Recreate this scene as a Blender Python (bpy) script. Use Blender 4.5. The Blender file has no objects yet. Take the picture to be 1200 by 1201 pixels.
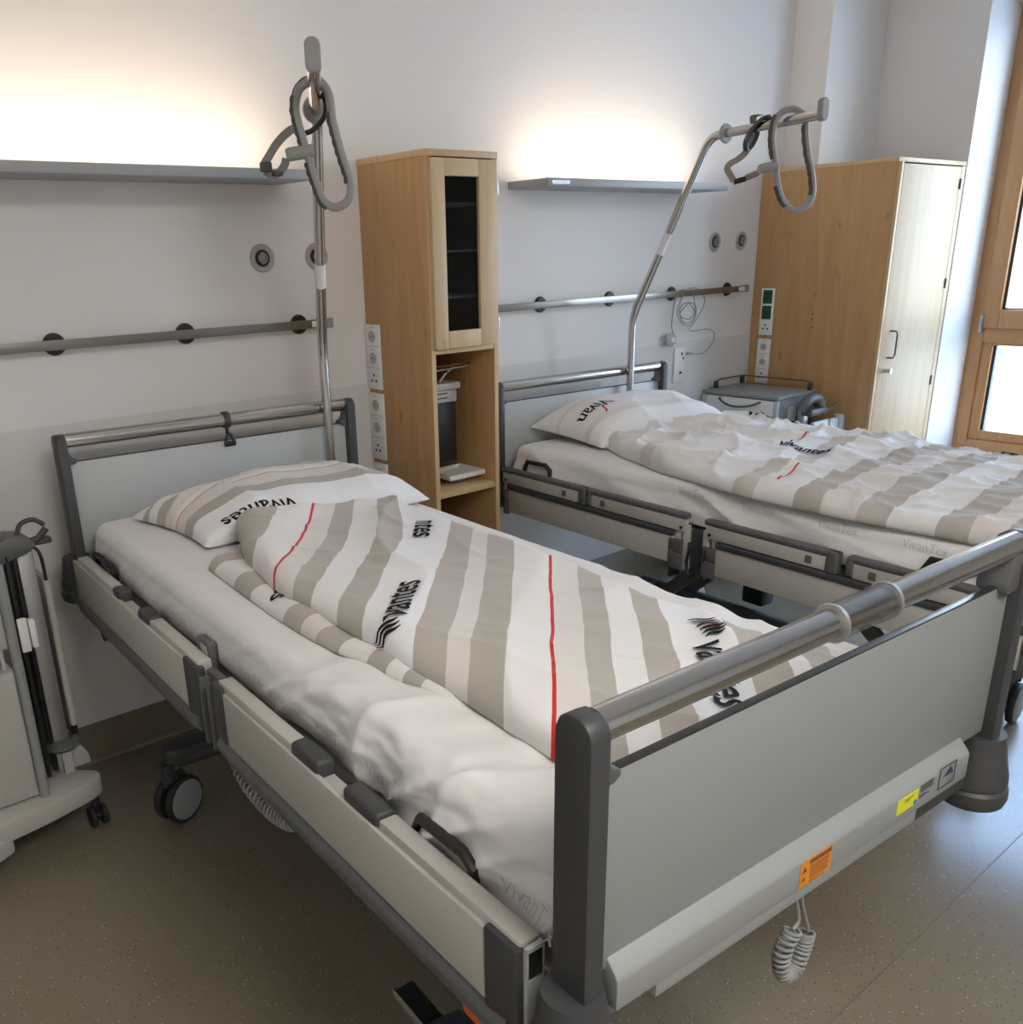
import bpy, bmesh, math, random
from mathutils import Vector, Matrix, noise
random.seed(7)
C = bpy.context.scene.collection
PI = math.pi

# ------------------------------------------------------------------ materials
def mat(name, col, rough=.5, metal=0., spec=.5, bump=None, coat=0., emit=None, var=None):
    m = bpy.data.materials.new(name); m.use_nodes = True
    nt = m.node_tree; b = nt.nodes['Principled BSDF']
    b.inputs['Base Color'].default_value = (*col, 1)
    b.inputs['Roughness'].default_value = rough
    b.inputs['Metallic'].default_value = metal
    b.inputs['Specular IOR Level'].default_value = spec
    b.inputs['Coat Weight'].default_value = coat
    if emit:
        b.inputs['Emission Color'].default_value = (*emit[0], 1); b.inputs['Emission Strength'].default_value = emit[1]
    tc = nt.nodes.new('ShaderNodeTexCoord')
    if var:   # (scale, amount) : small mottling of the colour itself
        n = nt.nodes.new('ShaderNodeTexNoise'); n.inputs['Scale'].default_value = var[0]; n.inputs['Detail'].default_value = 3
        nt.links.new(tc.outputs['Object'], n.inputs['Vector'])
        mx = nt.nodes.new('ShaderNodeMix'); mx.data_type = 'RGBA'
        mx.inputs[6].default_value = (*[c*(1-var[1]) for c in col], 1); mx.inputs[7].default_value = (*[min(1, c*(1+var[1])) for c in col], 1)
        nt.links.new(n.outputs['Fac'], mx.inputs[0]); nt.links.new(mx.outputs[2], b.inputs['Base Color'])
    if bump:  # (scale, strength)
        n = nt.nodes.new('ShaderNodeTexNoise'); n.inputs['Scale'].default_value = bump[0]; n.inputs['Detail'].default_value = 4
        nt.links.new(tc.outputs['Object'], n.inputs['Vector'])
        bp = nt.nodes.new('ShaderNodeBump'); bp.inputs['Strength'].default_value = bump[1]; bp.inputs['Distance'].default_value = .002
        nt.links.new(n.outputs['Fac'], bp.inputs['Height']); nt.links.new(bp.outputs['Normal'], b.inputs['Normal'])
    return m

def wood_mat(name, c1, c2, c3, rough=.42, axis='Z', spec=.5):
    m = bpy.data.materials.new(name); m.use_nodes = True
    nt = m.node_tree; b = nt.nodes['Principled BSDF']; b.inputs['Roughness'].default_value = rough
    b.inputs['Specular IOR Level'].default_value = spec
    tc = nt.nodes.new('ShaderNodeTexCoord'); mp = nt.nodes.new('ShaderNodeMapping')
    mp.inputs['Scale'].default_value = {'Z': (9, 9, .9), 'Y': (9, .9, 9), 'X': (.9, 9, 9)}[axis]
    nt.links.new(tc.outputs['Object'], mp.inputs['Vector'])
    n = nt.nodes.new('ShaderNodeTexNoise'); n.inputs['Scale'].default_value = 2.2; n.inputs['Detail'].default_value = 6
    n.inputs['Roughness'].default_value = .62; n.inputs['Distortion'].default_value = .6
    nt.links.new(mp.outputs['Vector'], n.inputs['Vector'])
    r = nt.nodes.new('ShaderNodeValToRGB'); e = r.color_ramp.elements
    e[0].position = .3; e[0].color = (*c2, 1); e[1].position = .7; e[1].color = (*c1, 1)
    nt.links.new(n.outputs['Fac'], r.inputs['Fac'])
    # small knots and streaks
    mp2 = nt.nodes.new('ShaderNodeMapping'); mp2.inputs['Scale'].default_value = {'Z': (3, 3, 1.3), 'Y': (3, 1.3, 3), 'X': (1.3, 3, 3)}[axis]
    nt.links.new(tc.outputs['Object'], mp2.inputs['Vector'])
    v = nt.nodes.new('ShaderNodeTexNoise'); v.inputs['Scale'].default_value = 6; v.inputs['Detail'].default_value = 5
    nt.links.new(mp2.outputs['Vector'], v.inputs['Vector'])
    vr = nt.nodes.new('ShaderNodeValToRGB'); ve = vr.color_ramp.elements
    ve[0].position = .66; ve[0].color = (0, 0, 0, 1); ve[1].position = .76; ve[1].color = (.7, .7, .7, 1)
    nt.links.new(v.outputs['Fac'], vr.inputs['Fac'])
    mx = nt.nodes.new('ShaderNodeMix'); mx.data_type = 'RGBA'; mx.inputs[7].default_value = (*c3, 1)
    nt.links.new(vr.outputs['Color'], mx.inputs[0]); nt.links.new(r.outputs['Color'], mx.inputs[6])
    nt.links.new(mx.outputs[2], b.inputs['Base Color'])
    return m

def floor_mat():
    m = bpy.data.materials.new('speckled_linoleum'); m.use_nodes = True
    nt = m.node_tree; b = nt.nodes['Principled BSDF']; b.inputs['Roughness'].default_value = .25; b.inputs['Specular IOR Level'].default_value = .65
    tc = nt.nodes.new('ShaderNodeTexCoord')
    base = nt.nodes.new('ShaderNodeTexNoise'); base.inputs['Scale'].default_value = 2.0; base.inputs['Detail'].default_value = 5
    nt.links.new(tc.outputs['Object'], base.inputs['Vector'])
    r = nt.nodes.new('ShaderNodeValToRGB'); e = r.color_ramp.elements
    e[0].position = .3; e[0].color = (.215, .182, .127, 1); e[1].position = .7; e[1].color = (.25, .212, .15, 1)
    nt.links.new(base.outputs['Fac'], r.inputs['Fac'])
    prev = r.outputs['Color']
    for sc, th, c in ((95, .16, (.05, .045, .04)), (80, .15, (.50, .45, .34)), (120, .16, (.36, .22, .08)), (60, .10, (.09, .07, .05))):
        v = nt.nodes.new('ShaderNodeTexVoronoi'); v.inputs['Scale'].default_value = sc
        mp = nt.nodes.new('ShaderNodeMapping'); mp.inputs['Location'].default_value = (sc*.37, sc*.11, 0)
        nt.links.new(tc.outputs['Object'], mp.inputs['Vector']); nt.links.new(mp.outputs['Vector'], v.inputs['Vector'])
        lt = nt.nodes.new('ShaderNodeMath'); lt.operation = 'LESS_THAN'; lt.inputs[1].default_value = th
        nt.links.new(v.outputs['Distance'], lt.inputs[0])
        # only some of the cells carry a speck
        sp = nt.nodes.new('ShaderNodeSeparateColor'); nt.links.new(v.outputs['Color'], sp.inputs[0])
        g = nt.nodes.new('ShaderNodeMath'); g.operation = 'GREATER_THAN'; g.inputs[1].default_value = .70
        nt.links.new(sp.outputs[0], g.inputs[0])
        ml = nt.nodes.new('ShaderNodeMath'); ml.operation = 'MULTIPLY'
        nt.links.new(lt.outputs[0], ml.inputs[0]); nt.links.new(g.outputs[0], ml.inputs[1])
        mx = nt.nodes.new('ShaderNodeMix'); mx.data_type = 'RGBA'; mx.inputs[7].default_value = (*c, 1)
        nt.links.new(ml.outputs[0], mx.inputs[0]); nt.links.new(prev, mx.inputs[6]); prev = mx.outputs[2]
    nt.links.new(prev, b.inputs['Base Color'])
    return m

def stripe_mat(name, a, b_, stops, rough=.85):
    """woven stripes: colours are constant bands of UV.x between a and b_"""
    m = bpy.data.materials.new(name); m.use_nodes = True
    nt = m.node_tree; b = nt.nodes['Principled BSDF']; b.inputs['Roughness'].default_value = rough
    b.inputs['Specular IOR Level'].default_value = .2
    b.inputs['Sheen Weight'].default_value = .15
    uv = nt.nodes.new('ShaderNodeUVMap'); uv.uv_map = 'UVMap'
    sx = nt.nodes.new('ShaderNodeSeparateXYZ'); nt.links.new(uv.outputs['UV'], sx.inputs[0])
    mr = nt.nodes.new('ShaderNodeMapRange'); mr.inputs[1].default_value = a; mr.inputs[2].default_value = b_
    nt.links.new(sx.outputs['X'], mr.inputs[0])
    r = nt.nodes.new('ShaderNodeValToRGB'); r.color_ramp.interpolation = 'CONSTANT'
    els = r.color_ramp.elements
    stops = sorted(((x-a)/(b_-a), c) for x, c in stops)
    els[0].position = 0; els[0].color = (*stops[0][1], 1)
    els.remove(els[1])
    for x, c in stops[1:]:
        e = els.new(max(0, min(1, x))); e.color = (*c, 1)
    nt.links.new(mr.outputs[0], r.inputs['Fac']); nt.links.new(r.outputs['Color'], b.inputs['Base Color'])
    cloth_bump(nt, b, .35)
    return m

def cloth_bump(nt, b, s):
    tc = nt.nodes.new('ShaderNodeTexCoord')
    n = nt.nodes.new('ShaderNodeTexNoise'); n.inputs['Scale'].default_value = 22; n.inputs['Detail'].default_value = 5
    nt.links.new(tc.outputs['Object'], n.inputs['Vector'])
    bp = nt.nodes.new('ShaderNodeBump'); bp.inputs['Strength'].default_value = s; bp.inputs['Distance'].default_value = .004
    nt.links.new(n.outputs['Fac'], bp.inputs['Height']); nt.links.new(bp.outputs['Normal'], b.inputs['Normal'])

def glass_mat(name, tint=(1, 1, 1), gloss=.08, rough=.02):
    m = bpy.data.materials.new(name); m.use_nodes = True
    nt = m.node_tree; nt.nodes.clear()
    o = nt.nodes.new('ShaderNodeOutputMaterial'); t = nt.nodes.new('ShaderNodeBsdfTransparent'); t.inputs[0].default_value = (*tint, 1)
    g = nt.nodes.new('ShaderNodeBsdfGlossy'); g.inputs['Roughness'].default_value = rough
    mx = nt.nodes.new('ShaderNodeMixShader'); mx.inputs[0].default_value = gloss
    nt.links.new(t.outputs[0], mx.inputs[1]); nt.links.new(g.outputs[0], mx.inputs[2]); nt.links.new(mx.outputs[0], o.inputs[0])
    return m

M = {}
M['wall'] = mat('white_wall_paint', (.78, .755, .725), .7, bump=(240, .25))
M['wall_low'] = mat('wall_protection_sheet', (.70, .68, .65), .55, bump=(160, .12))
M['ceiling'] = mat('ceiling_paint', (.85, .84, .82), .8)
M['floor'] = floor_mat()
M['seam'] = mat('floor_weld_seam', (.185, .155, .11), .35)
M['wood'] = wood_mat('beech_laminate', (.56, .335, .145), (.45, .25, .10), (.25, .12, .05), .42)
M['wood_lit'] = wood_mat('beech_laminate_lit', (.66, .50, .31), (.57, .42, .25), (.42, .28, .15), .5, spec=.35)  # same beech as the sides, painted paler for the light on the fronts
M['wood_edge'] = wood_mat('beech_edge', (.64, .45, .25), (.56, .38, .19), (.45, .28, .12), .4)
M['win_wood'] = wood_mat('larch_window_wood', (.56, .30, .125), (.48, .245, .095), (.36, .16, .06), .38, 'Z')
M['alu'] = mat('brushed_aluminium', (.60, .60, .58), .30, 1.)
M['alu_matt'] = mat('matt_aluminium', (.50, .51, .51), .42, .85)
M['shelf_paint'] = mat('grey_painted_metal', (.36, .37, .375), .4)
M['steel'] = mat('polished_steel_tube', (.58, .56, .53), .15, 1.)
M['rail_steel'] = mat('rail_steel', (.30, .285, .26), .30, 1.)
M['cream'] = mat('cream_plastic', (.50, .485, .44), .42)
M['cream2'] = mat('pale_grey_plastic', (.47, .475, .45), .42)
M['white_pl'] = mat('white_plastic', (.82, .82, .80), .35)
M['grey_dk'] = mat('dark_grey_plastic', (.050, .052, .055), .48)
M['grey_md'] = mat('mid_grey_plastic', (.105, .107, .108), .45)
M['grey_lt'] = mat('light_grey_plastic', (.30, .31, .30), .45)
M['grip'] = mat('grey_grip_plastic', (.29, .29, .275), .5)
M['grip_dk'] = mat('dark_rubber_grip', (.07, .07, .065), .6)
M['port'] = mat('beige_grey_port_cover', (.42, .405, .37), .5)
M['black'] = mat('black_plastic', (.014, .014, .015), .45)
M['rubber'] = mat('black_rubber', (.02, .02, .02), .6)
M['beam'] = mat('pale_grey_beam_plastic', (.30, .315, .31), .45)
M['laminate_lit'] = mat('headboard_laminate_lit', (.52, .54, .54), .40, var=(300, .04))  # footboard laminate again, painted paler for the stronger light on the headboards
M['laminate'] = mat('grey_speckled_laminate', (.265, .285, .283), .42, var=(300, .05))
M['black_edge'] = mat('black_edge_band', (.03, .03, .03), .35)
M['sheet'] = mat('cotton_sheet', (.80, .785, .765), .85, spec=.2)
cloth_bump(M['sheet'].node_tree, M['sheet'].node_tree.nodes['Principled BSDF'], .25)
M['print_grey'] = mat('woven_grey_print', (.50, .49, .475), .9, spec=.1)
M['print_black'] = mat('black_textile_print', (.02, .02, .02), .85, spec=.1)
M['print_red'] = mat('red_textile_print', (.62, .05, .03), .85, spec=.1)
M['dk_glass'] = glass_mat('smoked_cabinet_glass', (.50, .50, .50), .025, .03)
M['glass'] = glass_mat('window_glass', (.93, .95, .94), .05, .01)
M['clear'] = glass_mat('clear_plastic_sleeve', (.80, .80, .80), .25, .12)
M['strap'] = mat('grey_webbing', (.20, .19, .175), .8, bump=(500, .4))
M['tan_strap'] = mat('taupe_webbing', (.32, .28, .23), .8, bump=(500, .4))
M['chrome'] = mat('chrome', (.8, .8, .8), .12, 1.)
M['dark_in'] = mat('black_cabinet_back', (.012, .011, .010), .5)
M['green'] = mat('green_socket', (.008, .075, .03), .4)
M['orange'] = mat('orange_sticker', (.72, .26, .02), .5)
M['orange_pl'] = mat('orange_plastic', (.80, .12, .01), .45)
M['yellow'] = mat('yellow_sticker', (.72, .72, .03), .5)
M['blue'] = mat('blue_dot', (.02, .22, .6), .5)
M['navy'] = mat('navy_print', (.015, .05, .12), .5)
M['ink'] = mat('dark_ink', (.04, .035, .03), .6)
M['ink_br'] = mat('brown_ink', (.22, .07, .02), .6)
M['silver'] = mat('silver_label', (.45, .46, .47), .35, .6)
M['red'] = mat('red_plastic', (.45, .02, .02), .4)
M['blue_pl'] = mat('pale_blue_grey_plastic', (.46, .52, .56), .4)
M['lamp'] = mat('warm_led_strip', (1, .85, .65), .5, emit=((1.0, .80, .62), 5.0))
M['fill_glow'] = mat('fill_panel_glow', (1, .95, .88), .5, emit=((1.0, .95, .90), 6.0))  # glow of the added fill panel that brightens the room
M['ground'] = mat('pale_outside_ground', (.6, .6, .58), .9)
M['facade'] = mat('pale_facade', (.72, .72, .70), .9)

# ------------------------------------------------------------------ mesh helpers
class MB:
    def __init__(s): s.bm = bmesh.new(); s.bm.loops.layers.uv.new('UVMap')
    def box(s, x0, x1, y0, y1, z0, z1, bev=0, seg=2, mtx=None):
        b = bmesh.new(); bmesh.ops.create_cube(b, size=1)
        for v in b.verts:
            v.co = Vector(((x0+x1)/2+v.co.x*abs(x1-x0), (y0+y1)/2+v.co.y*abs(y1-y0), (z0+z1)/2+v.co.z*abs(z1-z0)))
        if bev:
            bev = min(bev, abs(x1-x0)*.49, abs(y1-y0)*.49, abs(z1-z0)*.49)
            bmesh.ops.bevel(b, geom=b.edges[:], offset=bev, segments=seg, affect='EDGES', profile=.5)
        return s._add(b, mtx)
    def _add(s, b, mtx=None):
        if mtx: bmesh.ops.transform(b, matrix=mtx, verts=b.verts)
        me = bpy.data.meshes.new('tmp'); b.to_mesh(me); b.free(); s.bm.from_mesh(me); bpy.data.meshes.remove(me); return s
    def cyl(s, p0, p1, r, r2=None, seg=20, cap=True):
        p0 = Vector(p0); p1 = Vector(p1); d = p1-p0
        b = bmesh.new(); bmesh.ops.create_cone(b, cap_ends=cap, segments=seg, radius1=r, radius2=r if r2 is None else r2, depth=d.length)
        q = Vector((0, 0, 1)).rotation_difference(d.normalized())
        return s._add(b, Matrix.Translation((p0+p1)/2) @ q.to_matrix().to_4x4())
    def sph(s, c, r, sc=(1, 1, 1), seg=16):
        b = bmesh.new(); bmesh.ops.create_uvsphere(b, u_segments=seg, v_segments=seg//2+2, radius=r)
        return s._add(b, Matrix.Translation(c) @ Matrix.Diagonal((*sc, 1)))
    def lathe(s, prof, seg=28, mtx=None):
        """prof: (r, z) list, around local z"""
        b = bmesh.new(); rings = []
        for r, z in prof:
            rings.append([b.verts.new((r*math.cos(2*PI*i/seg), r*math.sin(2*PI*i/seg), z)) for i in range(seg)])
        for a, c in zip(rings, rings[1:]):
            for i in range(seg): b.faces.new((a[i], a[(i+1) % seg], c[(i+1) % seg], c[i]))
        if prof[0][0] > 1e-5: b.faces.new(rings[0][::-1])
        if prof[-1][0] > 1e-5: b.faces.new(rings[-1])
        bmesh.ops.remove_doubles(b, verts=b.verts, dist=1e-6)
        return s._add(b, mtx)
    def prism(s, pts, axis, a0, a1, bev=0, caps=False):
        """closed outline pts (2-D) extruded along axis 'x','y' or 'z' between a0 and a1"""
        def P(p, a): return {'x': (a, p[0], p[1]), 'y': (p[0], a, p[1]), 'z': (p[0], p[1], a)}[axis]
        b = bmesh.new(); A = [b.verts.new(P(p, a0)) for p in pts]; B = [b.verts.new(P(p, a1)) for p in pts]
        n = len(pts); b.faces.new(A[::-1]); b.faces.new(B)
        for i in range(n): b.faces.new((A[i], A[(i+1) % n], B[(i+1) % n], B[i]))
        bmesh.ops.recalc_face_normals(b, faces=b.faces)
        ax = 'xyz'.index(axis)
        if bev: bmesh.ops.bevel(b, geom=[e for e in b.edges if not caps or abs(e.verts[0].co[ax]-e.verts[1].co[ax]) < 1e-6], offset=bev, segments=2, affect='EDGES', profile=.5, clamp_overlap=True)
        return s._add(b)
    def tube(s, pts, r, seg=10, closed=False, flat=None, up=None, smooth=0):
        """swept round (or flat=(w,t)) section along a 3-D polyline; r may be a list"""
        pts = [Vector(p) for p in pts]
        if smooth:
            pts = catmull(pts, smooth, closed)
            if isinstance(r, (list, tuple)): r = r[0]
        n = len(pts); b = bmesh.new(); rings = []; prevN = None
        for i, p in enumerate(pts):
            if closed: t = pts[(i+1) % n]-pts[i-1]
            else: t = pts[min(i+1, n-1)]-pts[max(i-1, 0)]
            t.normalize()
            if up is not None: N = Vector(up)-t*Vector(up).dot(t)
            elif prevN is None:
                N = Vector((0, 0, 1)) if abs(t.z) < .9 else Vector((1, 0, 0)); N = N-t*N.dot(t)
            else: N = prevN-t*prevN.dot(t)
            N.normalize(); prevN = N; B = t.cross(N)
            rr = r[i] if isinstance(r, (list, tuple)) else r
            if flat:
                w, th = flat
                ring = [p+N*(a*w/2)+B*(c*th/2) for a, c in ((-1, -1), (1, -1), (1, 1), (-1, 1))]
            else: ring = [p+N*(rr*math.cos(2*PI*k/seg))+B*(rr*math.sin(2*PI*k/seg)) for k in range(seg)]
            rings.append([b.verts.new(q) for q in ring])
        m = len(rings[0])
        for i in range(n if closed else n-1):
            a, c = rings[i], rings[(i+1) % n]
            for k in range(m): b.faces.new((a[k], a[(k+1) % m], c[(k+1) % m], c[k]))
        if not closed: b.faces.new(rings[0][::-1]); b.faces.new(rings[-1])
        bmesh.ops.recalc_face_normals(b, faces=b.faces)
        return s._add(b)
    def build(s, name, m, parent=None, smooth=40, loc=None, rotz=0):
        me = bpy.data.meshes.new(name); s.bm.to_mesh(me); s.bm.free()
        me.materials.append(m)
        if smooth:
            me.polygons.foreach_set('use_smooth', [True]*len(me.polygons)); me.update()
            me.set_sharp_from_angle(angle=math.radians(smooth))
        o = bpy.data.objects.new(name, me); C.objects.link(o)
        if parent: o.parent = parent
        if loc: o.location = loc
        if rotz: o.rotation_euler = (0, 0, rotz)
        return o

def split_build(mb, name, m, parent=None, smooth=40):
    bm = mb.bm; seen = set(); groups = []
    for v in bm.verts:
        if v in seen: continue
        st, g = [v], []
        seen.add(v)
        while st:
            q = st.pop(); g.append(q)
            for e in q.link_edges:
                o = e.other_vert(q)
                if o not in seen: seen.add(o); st.append(o)
        groups.append(g)
    out = []
    for g in groups:
        n = MB(); mp = {v: n.bm.verts.new(v.co) for v in g}
        for f in {f for v in g for f in v.link_faces}:
            try: n.bm.faces.new([mp[v] for v in f.verts])
            except ValueError: pass
        out.append(n.build(name, m, parent, smooth))
    bm.free(); return out

def catmull(P, k, closed=False):
    n = len(P); out = []
    for i in range(n if closed else n-1):
        g = (lambda j: P[j % n]) if closed else (lambda j: P[max(0, min(n-1, j))])
        a, b, c, d = g(i-1), g(i), g(i+1), g(i+2)
        for j in range(k):
            t = j/k; out.append(.5*((2*b)+(c-a)*t+(2*a-5*b+4*c-d)*t*t+(3*b-a-3*c+d)*t**3))
    if not closed: out.append(P[-1])
    return out

def tag(o, label=None, cat=None, group=None, kind=None):
    for k, v in (('label', label), ('category', cat), ('group', group), ('kind', kind)):
        if v: o[k] = v
    return o
def thing(name, label, cat, loc=(0, 0, 0), rotz=0, group=None):
    o = bpy.data.objects.new(name, None); C.objects.link(o); o.location = loc; o.rotation_euler = (0, 0, rotz)
    o.empty_display_size = .1
    return tag(o, label, cat, group)
def struct(o): o['kind'] = 'structure'; return o
def part_label(o, l): o['label'] = l; return o

def text_pts(body, size, bold=0.0, res=3):
    """letters as a flat mesh: list of vertices and faces"""
    cu = bpy.data.curves.new('t', 'FONT'); cu.body = body; cu.size = size; cu.offset = bold; cu.resolution_u = res
    cu.align_x = 'LEFT'
    ob = bpy.data.objects.new('t', cu); C.objects.link(ob)
    dg = bpy.context.evaluated_depsgraph_get(); dg.update()
    me = bpy.data.meshes.new_from_object(ob.evaluated_get(dg))
    vs = [v.co.copy() for v in me.vertices]; fs = [tuple(p.vertices) for p in me.polygons]
    bpy.data.objects.remove(ob); bpy.data.curves.remove(cu); bpy.data.meshes.remove(me)
    return vs, fs

def decal(name, vs, fs, fn, m, parent, sub=0):
    b = bmesh.new(); V = [b.verts.new((v.x, v.y, 0)) for v in vs]
    for f in fs:
        try: b.faces.new([V[i] for i in f])
        except ValueError: pass
    if sub:
        bmesh.ops.triangulate(b, faces=b.faces[:])
        for _ in range(3):
            long = [e for e in b.edges if e.calc_length() > sub]
            if not long: break
            bmesh.ops.subdivide_edges(b, edges=long, cuts=1)
            bmesh.ops.triangulate(b, faces=b.faces[:])
    for v in b.verts: v.co = fn(v.co.x, v.co.y)
    mb = MB(); mb._add(b)
    return mb.build(name, m, parent, smooth=0)

def interp(tab, x):
    """tab sorted by x descending or ascending: (x, y)"""
    t = sorted(tab)
    if x <= t[0][0]: return t[0][1]
    for (x0, y0), (x1, y1) in zip(t, t[1:]):
        if x <= x1:
            k = (x-x0)/(x1-x0); k = k*k*(3-2*k)*.5+k*.5; return y0+(y1-y0)*k
    return t[-1][1]
def sstep(a, b, x):
    k = max(0, min(1, (x-a)/(b-a))); return k*k*(3-2*k)
def fn(x, y, z=0, o=3): return noise.fractal(Vector((x, y, z)), .9, 2.1, o)
def ridge(x, y, z=0):
    return 1-min(1, abs(noise.noise(Vector((x, y, z))))*2.4)

# ------------------------------------------------------------------ the room
BACK, LEFT = -5.6, -2.7
H = 3.0
f = MB(); f.box(LEFT-.2, 4.7, BACK-.2, .2, -.12, 0); fl = struct(f.build('floor', M['floor'], smooth=0))
s = MB(); s.tube([(4.04, -2.29, .0006), (-2.69, -2.29, .0006)], .002, flat=(.003, .001), up=(0, 1, 0))
tr = struct(s.build('trim_1', M['seam'], smooth=0))
w = MB(); w.box(LEFT-.2, 4.7, 0, .2, 0, H); struct(w.build('wall_head', M['wall'], smooth=0))
w = MB(); w.box(LEFT, 3.51, -.004, -.0, .15, 1.182, .0012); struct(w.build('trim_2', M['wall_low'], smooth=0))
w = MB(); w.prism([(0.0, 0.0), (-.008, 0), (-.0055, .012), (-.0048, .148), (0, .148)], 'x', LEFT, 3.51); struct(w.build('baseboard_head', M['floor'], smooth=0))
w = MB(); w.box(3.51, 4.05, -.20, 0, 0, H); struct(w.build('wall_pillar', M['wall'], smooth=0))
w = MB(); w.box(LEFT-.2, LEFT, BACK, 0, 0, H); struct(w.build('wall_left', M['wall'], smooth=0))
w = MB(); w.box(LEFT-.2, 4.7, BACK-.2, BACK, 0, H); struct(w.build('wall_back', M['wall'], smooth=0))
w = MB(); w.box(LEFT-.2, 4.7, BACK-.2, .2, H, H+.15); struct(w.build('ceiling', M['ceiling'], smooth=0))
# right wall with one long window band
w = MB()
w.box(4.05, 4.66, -.72, 0, 0, H)
w.box(4.05, 4.66, -3.24, -.72, 0, .44)
w.box(4.05, 4.66, -3.24, -.72, 2.75, H)
w.box(4.05, 4.66, BACK, -3.24, 0, H)
struct(w.build('wall_right', M['wall'], smooth=0))
# outside: pale ground and a light facade across the yard
g = MB(); g.box(4.7, 60, -40, 40, -3.3, -3.2); struct(g.build('trim_3', M['ground'], smooth=0))

def window(name, y0, y1, first):
    xi, xo = 4.40, 4.50
    z0, z1 = .44, 2.75
    m = MB(); J = .075
    m.box(xi+.001, xo-.001, y1+J, y0-J, z0, z0+.10, .003); m.box(xi+.001, xo-.001, y1+J, y0-J, z1-.08, z1, .003)
    m.box(xi, xo, y0-J, y0, z0, z1, .004); m.box(xi, xo, y1, y1+J, z0, z1, .004)
    m.box(xi+.001, xo-.001, y1+J, y0-J, 1.085, 1.17, .003)
    # lower fixed light: inner bead
    m.box(xi+.012, xo-.01, y0-J-.055, y0-J, z0+.1, 1.085, .004); m.box(xi+.012, xo-.01, y1+J, y1+J+.055, z0+.1, 1.085, .004)
    m.box(xi+.013, xo-.011, y1+J+.055, y0-J-.055, z0+.1, z0+.155, .003); m.box(xi+.013, xo-.011, y1+J+.055, y0-J-.055, 1.03+.04, 1.085, .003)
    fr = m.build(name, M['win_wood']); struct(fr)
    m = MB()
    a, b = y0-J+.012, y1+J-.012
    for (p, q, r, t) in ((a-.085, a, 1.165, z1-.07), (b, b+.085, 1.165, z1-.07)): m.box(xi-.02, xo-.02, p, q, r, t, .005)
    m.box(xi-.019, xo-.021, b+.085, a-.085, 1.165, 1.265, .004); m.box(xi-.019, xo-.021, b+.085, a-.085, z1-.15, z1-.07, .004)
    sa = m.build('window_sash', M['win_wood'], fr)
    m = MB()
    for (p, q, r, t) in ((a-.10, a-.085, 1.265, z1-.15), (b+.085, b+.10, 1.265, z1-.15)): m.box(xi+.005, xi+.045, p, q, r, t)
    m.box(xi+.005, xi+.045, b+.085, a-.085, 1.265, 1.272)
    for (p, q) in ((y0-J-.07, y0-J-.055), (y1+J+.055, y1+J+.07)): m.box(xi+.03, xi+.06, p, q, z0+.155, 1.07)
    m.build('glazing_gasket', M['black_edge'], fr)
    m = MB(); m.box(xi+.03, xi+.036, b+.09, a-.09, 1.268, z1-.15); m.build('pane', M['glass'], fr)
    m = MB(); m.box(xi+.045, xi+.051, y1+J+.05, y0-J-.05, z0+.15, 1.075); m.build('pane', M['glass'], fr)
    m = MB(); m.box(xi-.03, xi-.012, y0-.072, y0-.052, 1.14, 1.235, .004); m.cyl((xi-.028, y0-.062, 1.16), (xi-.028, y0-.062, 1.225), .009)
    part_label(m.build('hinge', M['alu_matt'], fr), 'grey metal sash hinge')
    return fr
window('window_1', -.72, -1.98, True)
window('window_2', -1.98, -3.24, False)

# ------------------------------------------------------------------ shelf lights over the beds
def shelf_light(x0, x1, label, mark):
    t = thing('shelf_light', label, 'wall light', ((x0+x1)/2, 0, 1.885), 0, None)
    cx = (x0+x1)/2; hw = (x1-x0)/2
    m = MB()
    m.box(-hw+.0125, hw-.0125, -.2115, -.0125, 0.0005, .012, .001)                       # bottom plate
    m.box(-hw, hw, -.232, -.212, 0, .030, .002)                       # front lip
    m.box(-hw, -hw+.012, -.2118, -.0122, 0, .030, .001); m.box(hw-.012, hw, -.2118, -.0122, 0, .030, .001)
    m.box(-hw, hw, -.012, -.0, 0, .030, .002)
    m.build('housing', M['shelf_paint'], t)
    m = MB(); m.box(-hw+.05, hw-.05, -.20, -.10, .013, .0165)
    part_label(m.build('light_strip', M['lamp'], t), 'glowing warm white light strip')
    if mark:
        m = MB(); m.box(-hw+.02, -hw+.12, -.2335, -.232, .008, .022); part_label(m.build('maker_plate', M['silver'], t), 'small silver plate')
    return t
shelf_light(-.78, .43, 'long grey metal shelf light on the wall above the near bed', False)
shelf_light(1.50, 2.70, 'grey metal shelf light on the wall above the far bed', True)

# ------------------------------------------------------------------ equipment rails on the wall
def equip_rail(x0, x1, disks, label, plate):
    t = thing('equipment_rail', label, 'wall rail', ((x0+x1)/2, 0, 1.424), 0, None); cx = (x0+x1)/2
    m = MB(); m.box(x0-cx, x1-cx, -.050, -.038, -.0145, .0145, .0015); m.build('rail_bar', M['rail_steel'], t)
    for d in disks:
        m = MB(); m.lathe([(0, 0), (.034, 0), (.034, .006), (.030, .012), (.013, .013), (.013, .038), (0, .038)], mtx=Matrix.Translation((d-cx, 0, 0)) @ Matrix.Rotation(PI/2, 4, 'X'))
        part_label(m.build('mount_disc', M['black'], t), 'round black rail mount')
    m = MB()
    m.box(x1-cx-.085, x1-cx-.03, -.0508, -.050, -.010, .010)
    part_label(m.build('rail_sticker', M['white_pl'], t), 'pale sticker at rail end')
    m = MB(); m.box(x1-cx-.022, x1-cx+.004, -.054, -.034, -.017, .017, .002); m.build('end_stop', M['grey_lt'], t)
    return t
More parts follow.
